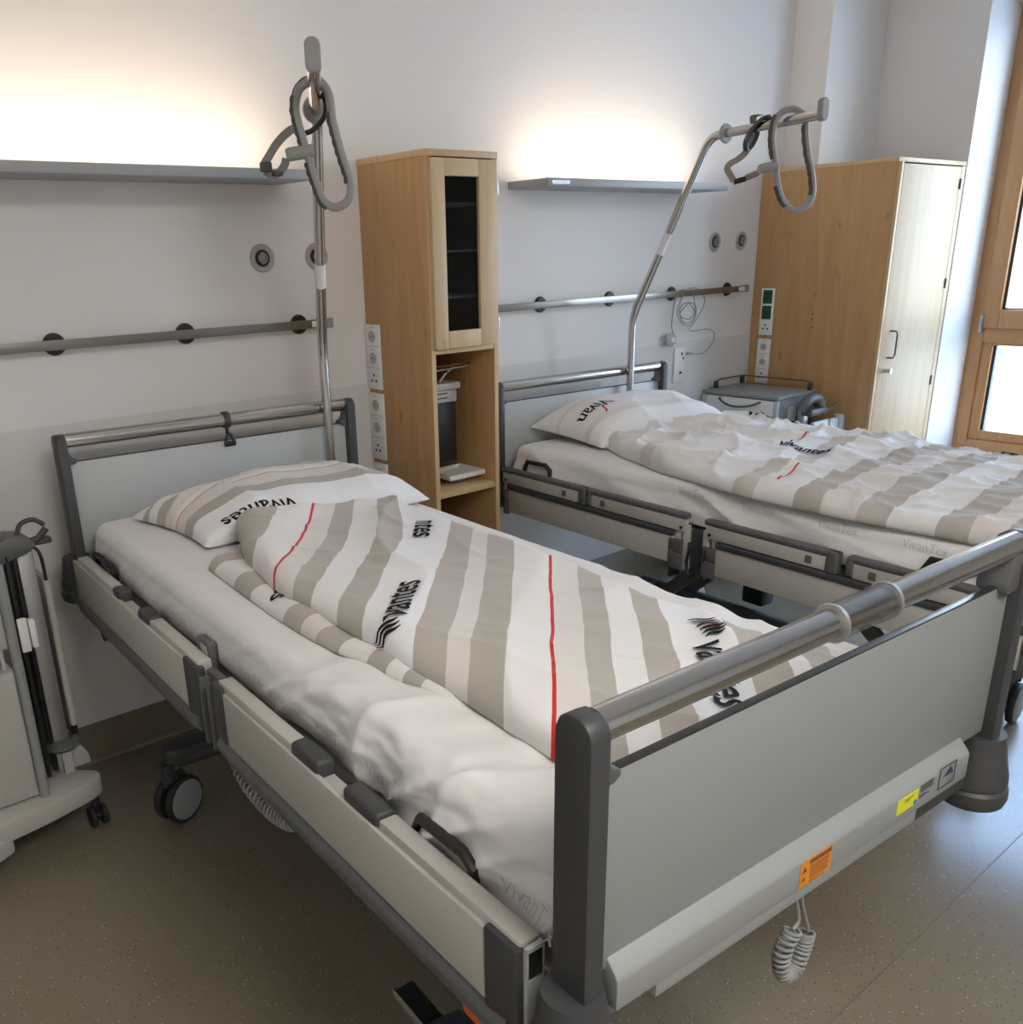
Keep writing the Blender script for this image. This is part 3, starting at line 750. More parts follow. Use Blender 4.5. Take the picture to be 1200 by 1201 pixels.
    for s in (-1, 1):
        side_rail_a(t, s) if style == 'a' else side_rail_b(t, s)
        for (v0, v1) in ((-.14, -.33), (-1.857, -2.010)):
            zz = 0 if style == 'a' else -.002
            if style == 'b': v0, v1 = (v0-.02, v1+.015) if v0 > -1 else (v0+.02, v1)
            u_ = .474 if style == 'a' else .478
            m = MB()
            m.tube([(s*u_, v0+.004, .765+zz), (s*u_, v0, .80+zz), (s*u_, v0-.018, .838+zz), (s*(u_+.002), v1+.022, .842+zz), (s*u_, v1, .825+zz), (s*u_, v1-.002, .765+zz)], .0095, 8, closed=True)
            part_label(m.build('mattress_bracket', M['black'], t), 'black loop that holds the mattress')
    if style == 'a':
        m = MB(); m.box(-.482, -.462, -1.043, -.968, .765, .850, .006, 3); ct = part_label(m.build('control_box', M['grey_md'], t), 'grey control box at mid side')
        m = MB(); m.box(-.4830, -.4818, -1.033, -.995, .800, .840, .001); m.build('display', M['cream2'], ct)
        m = MB(); m.box(-.4836, -.4826, -1.030, -1.0, .778, .790, .001); m.build('button', M['black'], ct)
    # --- lifting gear and chassis
    m = MB()
    for s in (-1, 1):
        m.box(min(s*.10, s*.135), max(s*.10, s*.135), -1.85, -.30, .195, .245, .006)
    m.box(-.40, .40, -.40, -.36, .195, .235, .01); m.box(-.40, .40, -1.79, -1.75, .195, .235, .01)
    m.build('chassis', M['grey_dk'] if style == 'a' else M['grey_md'], t)
    m = MB()
    for s in (-1, 1):
        for (a, b) in ((-.55, -1.05), (-1.75, -1.25)):
            m.tube([(s*.12, a, .24), (s*.14, b, .70+dz)], .02, flat=(.05, .025), up=(0, 1, 0))
    m.cyl((-.3, -1.05, .70+dz), (.3, -1.05, .70+dz), .018); m.cyl((-.3, -1.25, .70+dz), (.3, -1.25, .70+dz), .018)
    m.box(-.06, .06, -1.6, -.7, .42, .50, .01)
    m.build('lift_arms', M['grey_md'], t)
    m = MB()
    for s in (-1, 1):
        m.prism([(-.20, -.03), (.02, -.04), (.05, 0), (.02, .04), (-.20, .03)] , 'z', .205, .255, .010)
        break
    m.bm.free()
    for s in (-1, 1):
        for v in (-.356, -1.77):
            m = MB(); m.prism([(s*.25, v-.035), (s*.39, v-.045), (s*.425, v-.03), (s*.435, v), (s*.425, v+.03), (s*.39, v+.045), (s*.25, v+.035)], 'z', .205, .258, .008)
            m.build('caster_arm', M['grey_dk'], t)
    for (u, v, a) in ((-.40, -.356, -2.68), (.40, -.356, .4), (-.40, -1.77, 1.2), (.40, -1.62, -2.3)) if style == 'a' else ((-.40, -.356, 2.9), (.40, -.356, .4), (-.40, -1.77, 1.2), (.445, -1.76, .15)):
        caster(t, u, v, a)
    m = MB(); m.box(.16, .24, -.9, -.80, .25, .36, .008); m.build('drive_unit', M['black'] , t); m = MB(); m.box(-.24, -.16, -.98, -.80, .25, .33, .008); m.build('drive_unit', M['black'] , t)
    if style == 'b':
        m = MB(); m.cyl((-.36, -.82, .30), (-.36, -.90, .30), .03); m.build('brake_mark', M['red'], t)
    else:
        # end pedal bars near the foot, and clips under the rails
        m = MB(); m.tube([(-.350, -1.86, .20), (-.362, -1.72, .235), (-.366, -1.615, .25)], .012, flat=(.012, .040), up=(0, 0, 1)); 
        pd = part_label(m.build('brake_pedal', M['black'], t), 'black brake pedal with chrome edge')
        m = MB(); m.tube([(-.373, -1.86, .198), (-.385, -1.72, .233), (-.389, -1.612, .248)], .012, flat=(.020, .003), up=(0, 0, 1)); m.build('pedal_edge', M['chrome'], pd)
        for v, z in ((-.19, .610), (-1.76, .612), (-2.0, .612)):
            m = MB(); m.lathe([(0, -.012), (.030, -.012), (.030, .012), (0, .012)], 20, mtx=Matrix.Translation((-.492, v, z)) @ Matrix.Rotation(PI/2, 4, 'Y')); m.box(-.505, -.48, v-.02, v+.02, z, z+.05, .004)
            cl = m.build('rail_clip', M['grey_dk'], t)
            m = MB(); m.cyl((-.506, v+.004, z-.006), (-.5035, v+.004, z-.006), .006); m.build('clip_hole', M['black'], cl)
        m = MB(); m.prism([(-2.03, .60), (-2.02, .628), (-2.06, .625), (-2.10, .618), (-2.12, .60), (-2.10, .592), (-2.06, .600)], 'x', -.512, -.496, .002)
        part_label(m.build('release_lever', M['orange_pl'], t), 'orange release lever')
        # coiled cables
        def coil(pts, R, turns, r, nm):
            P = catmull([Vector(p) for p in pts], 60); n = len(P); out = []
            up = Vector((1, 0, .2))
            for i, p in enumerate(P):
                tg = (P[min(i+1, n-1)]-P[max(i-1, 0)]).normalized(); nn = (up-tg*up.dot(tg)).normalized(); bb = tg.cross(nn)
                for j in range(3):
                    a = 2*PI*turns*(i+j/3)/n; q = p+(P[min(i+1, n-1)]-p)*(j/3)
                    out.append(q+nn*R*math.cos(a)+bb*R*math.sin(a))
            mm = MB(); mm.tube(out, r, 6); return mm.build(nm, M['grey_lt'], t)
        coil([(-.41, -.90, .52), (-.41, -.98, .455), (-.41, -1.10, .435), (-.41, -1.22, .455), (-.41, -1.34, .52)], .020, 26, .0035, 'spiral_cable')
        c = coil([(.035, -2.205, .585), (.020, -2.20, .54), (.030, -2.20, .495), (.058, -2.20, .485), (.078, -2.20, .52), (.085, -2.20, .55)], .013, 24, .0030, 'spiral_cable')
        m = MB(); m.tube([(.015, -2.21, .73), (.030, -2.205, .66), (.048, -2.205, .60), (.035, -2.205, .585)], .0035, 8, smooth=4)
        m.tube([(.030, -2.21, .73), (.045, -2.205, .66), (.060, -2.205, .61), (.085, -2.20, .565), (.088, -2.20, .552)], .0035, 8, smooth=4); m.build('cable_end', M['grey_lt'], c)
    return t

O1 = (0, -.2014); O2 = (1.775, -.19)
bed1 = make_bed(O1, 0, 'a', 'hospital bed in the foreground with footboard facing us, plain cream side rails')
bed2 = make_bed(O2, -.037, 'b', 'hospital bed farther back near the window, padded two-row side rails')

# ------------------------------------------------------------------ mattresses with fitted sheets
def mattress(O, zt, label, wr, seed):
    t = thing('mattress', label, 'mattress', (O[0], O[1], .0), A)
    zb = .776 if seed == 1 else .741
    W, v0, v1, R = .454, -.058, -2.165, .045
    # cross-section, unit normals outward; dense sides
    S = []
    def add(u, z, nu, nz): S.append((u, z, nu, nz))
    add(-.40, zb, 0, -1); add(-W+.02, zb, 0, -1)
    ns = 22
    for i in range(ns+1):
        k = i/ns; z = zb+.012+(zt-R-zb-.012)*k; add(-W-.006*math.sin(PI*k), z, -1, 0)
    for i in range(1, 10):
        a = PI/2*i/10; add(-W+R-R*math.cos(a), zt-R+R*math.sin(a), -math.cos(a), math.sin(a))
    nt_ = 46
    for i in range(nt_+1):
        k = i/nt_; u = -W+R+(2*W-2*R)*k; add(u, zt+.004*math.sin(PI*k), 0, 1)
    S2 = [(-u, z, -nu, nz) for (u, z, nu, nz) in S[:ns+12]][::-1]
    S = S+S2
    vs = []
    N = 260
    for i in range(7): a = PI/2*(i/7); vs.append((v0-R*.8+R*.8*math.cos(a), math.sin(a)))
    vs = [(v0-.036*(1-math.cos(PI/2*i/7)), math.sin(PI/2*i/7)) for i in range(7)]
    for i in range(N+1): vs.append((v0-.036-(v0-v1-.072)*i/N, 1))
    for i in range(6, -1, -1): vs.append((v1+.036*(1-math.cos(PI/2*i/7)), math.sin(PI/2*i/7)))
    def surf(u, z, nu, nz, v):
        side = abs(nu)
        if seed == 1:
            amp = .0020+.013*sstep(-1.15, -1.6, v)
            c = z*1.0+.55*v
            d = amp*(ridge(c*9+seed, v*1.4+u*5)**2-.4)*(side*1.2+.35*max(0, -u/.46)**3)
            d += amp*.8*fn(v*6, z*14+u*6, seed)
            # a few soft pleats running in from the side near the foot
            if u < 0: d += .013*sstep(-1.25, -1.7, v)*(ridge(v*3.2+u*1.8, u*3.0, 5)**3)*sstep(.05, -.3, u)
        else:
            amp = .016
            c = z-.34*v
            d = amp*(ridge(c*7.5, v*.7, 9)**1.5-.35)*side+.004*fn(v*5, z*12+u*5, 3)*(side+.3)
            d += side*.012*sstep(zb+.10, zb, z)
        return u+nu*d, z+nz*d
    b = bmesh.new(); rings = []
    zc = (zt+zb)/2
    for v, k in vs:
        ring = []
        for (u, z, nu, nz) in S:
            uu, zz = surf(u, z, nu, nz, v)
            ins = (1-k)*.036
            uu = uu-math.copysign(min(abs(uu), ins), uu); zz = zz-(ins if zz > zc else -ins*.3)
            ring.append(b.verts.new((uu, v, zz)))
        rings.append(ring)
    m_ = len(S)
    for p, q in zip(rings, rings[1:]):
        for i in range(m_): b.faces.new((p[i], p[(i+1) % m_], q[(i+1) % m_], q[i]))
    b.faces.new(rings[0]); b.faces.new(rings[-1][::-1])
    bmesh.ops.recalc_face_normals(b, faces=b.faces)
    mb = MB(); mb._add(b); sh = mb.build('fitted_sheet', M['sheet'], t, smooth=80)
    # core below the sheet
    m = MB(); m.box(-.43, .43, v1+.03, v0-.03, zb, zb+.004); m.build('mattress_core', M['grey_lt'], t)
    # faint woven lettering along the side
    def side_fn(vc, zc_, tilt=0):
        def g(x, y):
            v = vc-x; z = zc_+y-.02*x*0
            if z <= zt-R: u, zz, nu, nz = -W-.006*math.sin(PI*max(0, min(1, (z-zb)/(zt-R-zb)))), z, -1, 0
            else:
                a = min(PI/2, (z-(zt-R))/R); u, zz, nu, nz = -W+R-R*math.cos(a), zt-R+R*math.sin(a), -math.cos(a), math.sin(a)
            uu, z2 = surf(u, zz, nu, nz, v)
            return Vector((uu+nu*.0042, v, z2+nz*.0042))
        return g
    if seed == 1:
        vs_, fs_ = text_pts('VivanTex', .034, -.0004)
        for vc, zz in ((-.30, .825), (-.72, .825), (-1.16, .822), (-1.31, .820), (-1.49, .822), (-1.68, .818), (-2.06, .815)):
            decal('woven_lettering', vs_, fs_, side_fn(vc, zz), M['print_grey'], sh, sub=.012)
    else:
        vs_, fs_ = text_pts('VivanTex', .034, -.0006)
        for vc in (-.95, -1.22, -1.50, -1.76): decal('woven_lettering', vs_, fs_, side_fn(vc, .845), M['print_grey'], sh, sub=.012)
    return t, sh
mattress(O1, .915, 'white sheeted mattress of the foreground bed, faint woven lettering along its side', 1, 1)
mattress(O2, .886, 'white sheeted mattress of the far bed, deep slanting folds down its side', 1, 2)

# ------------------------------------------------------------------ pillows
WH = (.80, .785, .76); CR = (.72, .68, .635); TP = (.47, .435, .385); RD = (.60, .03, .03); WH2 = (.83, .83, .83); CR2 = (.62, .575, .53); TP2 = (.50, .465, .42)
def pillow(O, corners, Hh, zb, label, m, uvf, seed, wr=.006, bases=(0, 0, 0, 0)):
    """corners: far-left, near-left, near-right, far-right in bed coordinates"""
    t = thing('pillow', label, 'pillow', (O[0], O[1], 0), A)
    FL, NL, NR, FR = [Vector(c) for c in corners]
    n1, n2 = 84, 70
    def P(s, q):
        p = (FL*(1-s)+FR*s)*(1-q)+(NL*(1-s)+NR*s)*q
        # edges draw in between the corners
        c = (FL+FR+NL+NR)/4
        pull = .055*(4*s*(1-s)*abs(2*q-1)**3+4*q*(1-q)*abs(2*s-1)**3)
        p = p+(c-p)*pull*1.3
        e = (1-(2*s-1)**4)*(1-(2*q-1)**4)
        prof = max(0, e)**.62
        # corner ears stay thin
        h = Hh*prof*(1-.22*((2*s-1)**2+(2*q-1)**2)*.5)
        w = wr*(ridge(p.x*4+seed, p.y*3.4, seed)**2*1.4+fn(p.x*5, p.y*5, seed))*prof**.5
        w += wr*1.6*sstep(.25, .0, s*(1-s))*ridge(q*5+seed, s*3)**2*prof**.4
        bz = (bases[0]*(1-s)+bases[3]*s)*(1-q)+(bases[1]*(1-s)+bases[2]*s)*q
        zr = zb+.012+bz
        return p.x, p.y, zr+h+w, zr-.011*prof**.3-bz*.0
    b = bmesh.new(); uvl = b.loops.layers.uv.new('UVMap'); top = []; bot = []; co = {}
    for i in range(n1+1):
        rt, rb = [], []
        for j in range(n2+1):
            s, q = i/n1, j/n2; u, v, z1, z0 = P(s, q)
            a = b.verts.new((u, v, z1)); co[a] = (s, q); rt.append(a)
            if 0 < i < n1 and 0 < j < n2: c_ = b.verts.new((u, v, z0)); co[c_] = (s, q); rb.append(c_)
            else: rb.append(a)
        top.append(rt); bot.append(rb)
    for i in range(n1):
        for j in range(n2):
            b.faces.new((top[i][j], top[i+1][j], top[i+1][j+1], top[i][j+1]))
            fs = [bot[i][j], bot[i][j+1], bot[i+1][j+1], bot[i+1][j]]
            if len(set(fs)) >= 3:
                try: b.faces.new(fs)
                except ValueError: pass
    for f_ in b.faces:
        for l in f_.loops: s, q = co[l.vert]; l[uvl].uv = uvf(s, q)
    bmesh.ops.recalc_face_normals(b, faces=b.faces)
    mb = MB(); mb.bm.free(); mb.bm = b
    o = mb.build('pillowcase', m, t, smooth=80)
    return t, o, P

# foreground pillow: bands run across the bed
def band(*stops): return list(stops)
pm1 = stripe_mat('striped_pillow_cotton', 0, 1, [(0, WH), (.10, TP), (.16, WH), (.25, TP), (.35, CR), (.44, WH), (.495, RD), (.503, CR), (.63, TP), (.76, WH2)])
pw = lambda s, q: (q*1.0-.10*(s-.5)*0+.04*math.sin(s*5), s)
t1, po1, P1 = pillow(O1, ((-.355, -.150), (-.300, -.600), (.445, -.575), (.455, -.092)), .098, .918,
       'striped taupe and white pillow at the head of the foreground bed', pm1, pw, 3, .011)
def pil_fn(P, s0, q0, ds, dq, mir=False):
    """text baseline from (s0,q0) along ds, up direction dq (per metre of text)"""
    def g(x, y):
        s = s0+ds[0]*x+dq[0]*y; q = q0+ds[1]*x+dq[1]*y
        s = min(.985, max(.015, s)); q = min(.985, max(.015, q))
        u, v, z1, z0 = P(s, q); return Vector((u, v, z1+.0022))
    return g
vt, ft = text_pts('vivantes', .085, .0011)
decal('printed_lettering', vt, ft, pil_fn(P1, .40, .885, (-1.15, .03), (0, 1.5)), M['print_black'], po1, .012)
decal('printed_lettering', vt, ft, pil_fn(P1, .97, .06, (-1.2, .10), (0, 1.2)), M['print_black'], po1, .012)

pm2 = stripe_mat('pale_pillow_cotton', 0, 1, [(0, WH), (.30, CR), (.34, WH), (.72, CR), (.80, WH)])
t2, po2, P2 = pillow(O2, ((-.330, -.02), (-.300, -.42), (.40, -.58), (.43, -.090)), .135, .892,
       'plump off-white pillow at the head of the far bed', pm2, lambda s, q: (q, s), 8, .006, bases=(.036, .0, 0, .040))
vt, ft = text_pts('Vivan', .095, .0012)
decal('printed_lettering', vt, ft, pil_fn(P2, .27, .47, (-1.15, .35), (.2, 2.0)), M['print_black'], po2, .012)
b_ = [Vector(p) for p in ((0, 0, 0), (.012, .004, 0), (.030, .040, 0), (.044, .050, 0), (.044, .058, 0), (.026, .052, 0))]
decal('red_swoosh', b_, [(0, 1, 2, 3, 4, 5)], pil_fn(P2, .20, .60, (-1.15, .35), (.2, 2.0)), M['print_red'], po2, .01)

# ------------------------------------------------------------------ duvets
def duvet(O, Lt, Rt, vh, vf, zfun, label, m, uvf, wrf, seed, n=(110, 230), headv=None, rim=.055):
    t = thing('duvet', label, 'duvet', (O[0], O[1], 0), A)
    def base(u, v):
        a, c = interp(Lt, v), interp(Rt, v); w_ = c-a
        s = (u-a)/w_
        dl, dr = (u-a), (c-u); dh, df = (vh-v), (v-vf)
        def pr(d, r): k = max(0, min(1, d/r)); return math.sqrt(max(0, 1-(1-k)**2))
        e = pr(dl, rim)*pr(dr, rim)*pr(dh, rim)*pr(df, .02)
        zr, T = zfun(s, v)
        w = wrf(u, v, s)*e**.5
        return zr+T*e+w, zr-.010*min(1, e*3), e
    def P(s, q):
        v = vh+(vf-vh)*q
        a, c = interp(Lt, v), interp(Rt, v)
        # round the two head corners
        cr = .06; dq = (vh-v)
        k = 0
        if dq < cr: k = cr-math.sqrt(max(0, cr*cr-(cr-dq)**2)); k *= .8
        a, c = a+k, c-k
        u = a+(c-a)*s
        z1, z0, e = base(u, v)
        dv = headv(u) * sstep(.12, 0, q) if headv else 0
        return u, v+dv, z1, z0
    b = bmesh.new(); uvl = b.loops.layers.uv.new('UVMap'); top, bot, co = [], [], {}
    n1, n2 = n
    for i in range(n1+1):
        s = i/n1; s = s-.10*math.sin(4*PI*s)/(2*PI)*0+0
        s = .5-.5*math.cos(PI*s)*(.35)-.325*(1-2*s)     # denser rims
        rt, rb = [], []
        for j in range(n2+1):
            q = j/n2; q = min(1, q**1.12)
            u, v, z1, z0 = P(s, q); edge = i in (0, n1) or j in (0, n2)
            a = b.verts.new((u, v, z1)); co[a] = (u, v); rt.append(a)
            if not edge: c_ = b.verts.new((u, v, z0)); co[c_] = (u, v); rb.append(c_)
            else: rb.append(a)
        top.append(rt); bot.append(rb)
    for i in range(n1):
        for j in range(n2):
            b.faces.new((top[i][j], top[i+1][j], top[i+1][j+1], top[i][j+1]))
            fs = [bot[i][j], bot[i][j+1], bot[i+1][j+1], bot[i+1][j]]
            if len(set(fs)) >= 3:
                try: b.faces.new(fs)
                except ValueError: pass
    for f_ in b.faces:
        for l in f_.loops: l[uvl].uv = uvf(*co[l.vert])
    bmesh.ops.recalc_face_normals(b, faces=b.faces)
    mb = MB(); mb.bm.free(); mb.bm = b
    o = mb.build('duvet_cover', m, t, smooth=80)
    return t, o, base

def zebra_v(cnt=7):
    """wavy lens-striped letter V of the printed word"""
    vs, fs = [], []
    for k in range(cnt):
        x = k*.0125; n_ = 14; base_i = len(vs)
        h0, h1 = (.066-.004*abs(k-3), .006+.0030*k)
        for i in range(n_+1):
            q = i/n_; y = h0-(h0-h1)*q; xx = x-.008+.018*q+.007*math.sin(q*5.0+.6); w = .0045*math.sin(PI*min(1, .04+q*.92))**.5
            vs.append(Vector((xx-w, y, 0))); vs.append(Vector((xx+w, y, 0)))
        for i in range(n_): a = base_i+2*i; fs.append((a, a+1, a+3, a+2))
    return vs, fs

L1 = [(-.58, -.19), (-.64, -.228), (-.89, -.303), (-1.1, -.33), (-1.38, -.322), (-1.58, -.312), (-1.74, -.288), (-1.97, -.297), (-2.2, -.30)]
R1 = [(-.58, .31), (-1.06, .30), (-1.31, .29), (-1.47, .31), (-1.59, .30), (-1.86, .315), (-2.0, .41), (-2.2, .43)]
def K(v): return 1.34-.17*sstep(-.62, -1.02, v)-.04*sstep(-1.1, -1.45, v)
def uv1(u, v): return (v-K(v)*(u+.31)+.008*fn(u*4, v*4, 2), u)
st1 = [(-.30, WH), (-.62, TP), (-.66, CR), (-.755, TP), (-.93, WH), (-1.068, RD), (-1.0745, CR), (-1.155, TP), (-1.243, WH), (-1.35, TP), (-1.445, WH2),
       (-1.62, TP), (-1.715, CR), (-1.787, TP), (-1.872, WH), (-1.992, RD), (-1.9985, CR), (-2.085, TP), (-2.165, WH), (-2.245, TP), (-2.325, WH2), (-2.50, TP), (-2.60, WH), (-2.66, TP), (-2.74, CR), (-2.9, TP)]
# bands are listed by where each starts walking towards the foot; turn into ascending ranges
def asc(stops, lo):
    s = sorted(stops, reverse=True); out = []
    for i, (x, c) in enumerate(s):
        end = s[i+1][0] if i+1 < len(s) else lo
        out.append((end, c))
    return out
dm1 = stripe_mat('striped_duvet_cotton', -3.0, -.30, asc(st1, -3.0))
def zf1(s, v):
    up = sstep(-1.80, -1.45, v)*sstep(.45, .15, s)
    zr = .928+.030*up
    T = .060-.028*sstep(-1.2, -2.1, v)-.022*up-.018*s
    if v > -.70: T += .014*sstep(-.70, -.62, v)
    return zr, T
def wr1(u, v, s):
    w = .013*fn(u*2.4, v*1.6, 4, 2)
    w += .015*ridge((u*.75-v*.66)*3.1+1.7, (u*.66+v*.75)*1.1, 2)**3
    w += .007*ridge((u*.8+v*.5)*5.2+.3, (v*.8-u*.5)*1.5, 21)**4
    w += .016*sstep(-1.35, -1.8, v)*ridge((u+.25*v)*4.0+.4, v*1.3, 6)**3
    w += .004*ridge(u*7, v*5, 8)**2
    w += .016*sstep(-1.80, -2.1, v)*fn(u*9, v*7, 1)
    return w
d1, do1, B1 = duvet(O1, L1, R1, -.585, -2.195, zf1, 'striped taupe and white duvet lying on the foreground bed', dm1, uv1, wr1, 1)
# the layer folded under along the left edge
Lb = [(-.70, -.325), (-.75, -.352), (-1.15, -.366), (-1.33, -.362), (-1.55, -.334), (-1.68, -.308), (-1.80, -.24)]
Rb = [(-.70, -.12), (-1.8, -.12)]
sb = [(-.60, TP), (-.795, WH), (-.925, TP), (-1.03, WH), (-1.045, WH), (-1.205, TP), (-1.285, CR), (-1.345, TP), (-1.42, WH), (-1.50, TP), (-1.555, WH), (-1.60, TP), (-1.64, WH), (-1.70, RD), (-1.705, WH)]
dmb = stripe_mat('striped_duvet_fold', -1.9, -.60, asc(sb, -1.9))
def fold_layer():
    vh, vf = -.705, -1.79; n1, n2 = 26, 150
    b = bmesh.new(); uvl = b.loops.layers.uv.new('UVMap'); co = {}
    top, bot = [], []
    def Z(u, v, a):
        k = max(0, min(1, (u-a)/.035)); e = math.sqrt(max(0, 1-(1-k)**2)); kh = max(0, min(1, (vh-v)/.03)); eh = math.sqrt(max(0, 1-(1-kh)**2))
        mid = .0
        return .920+(.034+.006*fn(u*3, v*3, 2)+.004*math.sin(v*19))*e*eh*(1-.55*sstep(-1.5, -1.79, v)), .918
    for i in range(n1+1):
        rt, rb = [], []
        for j in range(n2+1):
            v = vh+(vf-vh)*j/n2; a, c = interp(Lb, v), interp(Rb, v); u = a+(c-a)*(i/n1)**1.6
            z1, z0 = Z(u, v, a); p = b.verts.new((u, v, z1)); co[p] = (u, v); rt.append(p)
            if i in (0,) or j in (0, n2): rb.append(p)
            else: q = b.verts.new((u, v, z0)); co[q] = (u, v); rb.append(q)
        top.append(rt); bot.append(rb)
    for i in range(n1):
        for j in range(n2):
            b.faces.new((top[i][j], top[i+1][j], top[i+1][j+1], top[i][j+1]))
            fs = [bot[i][j], bot[i][j+1], bot[i+1][j+1], bot[i+1][j]]
            if len(set(fs)) >= 3:
                try: b.faces.new(fs)
                except ValueError: pass
    for f_ in b.faces:
        for l in f_.loops: u, v = co[l.vert]; l[uvl].uv = (v+.35*(u+.34), u)
    bmesh.ops.recalc_face_normals(b, faces=b.faces)
    mb = MB(); mb.bm.free(); mb.bm = b
    o = part_label(mb.build('folded_edge', dmb, d1, smooth=80), 'lower duvet layer folded under at the left')
    def g0(x0, y0, dx, dy):
        def g(x, y):
            u = x0+dx[0]*x+dy[0]*y; v = y0+dx[1]*x+dy[1]*y
            return Vector((u, v, Z(u, v, interp(Lb, v))[0]+.003))
        return g
    vt, ft = text_pts('es', .085, .0012)
    decal('printed_lettering', vt, ft, g0(-.315, -1.075, (-.62, -.60), (.55, -.62)), M['print_black'], o, .01)
fold_layer()
def duv_fn(base, u0, v0, xd, yd, off=.0055):
    xd = Vector(xd).normalized(); yd = Vector(yd).normalized()
    def g(x, y):
        u = u0+xd.x*x+yd.x*y; v = v0+xd.y*x+yd.y*y
        return Vector((u, v, base(u, v)[0]+off))
    return g
def word(base, parent, txt, size, u0, v0, xd, yd, zebra=False, bold=.0013, sx=1.):
    if zebra:
        vs, fs = zebra_v(); k = size/.085
        decal('printed_zebra_letter', [v*k for v in vs], fs, duv_fn(base, u0, v0, xd, yd), M['print_black'], parent, .01)
        d = Vector(xd).normalized()*(.10*k); u0 += d.x; v0 += d.y
    vs, fs = text_pts(txt, size, bold)
    decal('printed_lettering', vs, fs, duv_fn(base, u0, v0, xd, yd), M['print_black'], parent, .01)
word(B1, do1, 'vantes', .092, -.268, -1.530, (.60, .68), (-.74, .60))
zv, zf_ = zebra_v(3)
decal('printed_zebra_letter', [Vector((v.x*.7, v.y, 0)) for v in zv], zf_, duv_fn(B1, -.284, -1.550, (.60, .68), (-.74, .60)), M['print_black'], do1, .01)
word(B1, do1, 'ntes', .088, .190, -.885, (-.60, -.78), (.80, -.60))
word(B1, do1, 'vantes', .100, .20, -1.80, (-.66, -.75), (.75, -.66), zebra=True)
vs, fs = text_pts('.', .10, .002); decal('red_dot', vs, fs, duv_fn(B1, .205, -1.862, (-.66, -.75), (.75, -.66)), M['print_red'], do1)

# far duvet, rumpled
L2 = [(-.30, -.19), (-.34, -.235), (-.60, -.34), (-.86, -.425), (-1.24, -.485), (-1.56, -.485), (-1.82, -.455), (-2.2, -.43)]
R2 = [(-.30, .38), (-.50, .45), (-1.0, .47), (-1.6, .47), (-2.2, .47)]
def uv2(u, v): return (v-.06*(u+.45)+.02*fn(u*3, v*3, 5), u)
st2 = [(-.2, WH), (-.70, CR), (-.78, WH), (-1.05, WH2), (-1.20, CR2), (-1.28, WH), (-1.44, TP2), (-1.52, CR), (-1.62, TP2), (-1.71, WH), (-1.84, TP2), (-1.93, CR), (-2.02, TP2), (-2.11, WH)]
dm2 = stripe_mat('striped_far_duvet_cotton', -3.2, -.20, asc(st2, -3.2))
def zf2(s, v): return .900+.0*s, .050+.014*math.sin(PI*min(1, max(0, s)))
def wr2(u, v, s):
    w = .018*fn(u*3.0, v*2.0, 14, 2)
    amp = .6+.6*sstep(-.3, -.6, v)*sstep(-1.6, -1.0, v)
    w += .022*amp*ridge((u*.9+v*.30)*6.0+3, (v*.9-u*.3)*1.6, 12)**3
    w += .014*amp*ridge((u*.5-v*.8)*6.0, (u+v)*2.2, 17)**3
    w += .011*ridge(u*11, v*8, 18)**2-.005
    return w
d2, do2, B2 = duvet(O2, L2, R2, -.315, -2.19, zf2, 'rumpled pale striped duvet lying on the far bed', dm2, uv2, wr2, 2, rim=.05)
word(B2, do2, 'vivantes', .062, -.07, -1.06, (.06, -1), (1, .06))
for u_, v_, n_ in ((-.44, -1.335, .13), (.05, -1.07, .07)):
    decal('red_line', [Vector((0, 0, 0)), Vector((n_, 0, 0)), Vector((n_, .006, 0)), Vector((0, .006, 0))], [(0, 1, 2, 3)], duv_fn(B2, u_, v_, (1, .12), (-.12, 1)), M['print_red'], do2, .01)
word(B2, do2, 'vantes', .09, .40, -1.48, (.10, -.9), (.9, .1), zebra=True)
word(B2, do2, 'vivantes', .08, .33, -.62, (.15, -.9), (.9, .2))

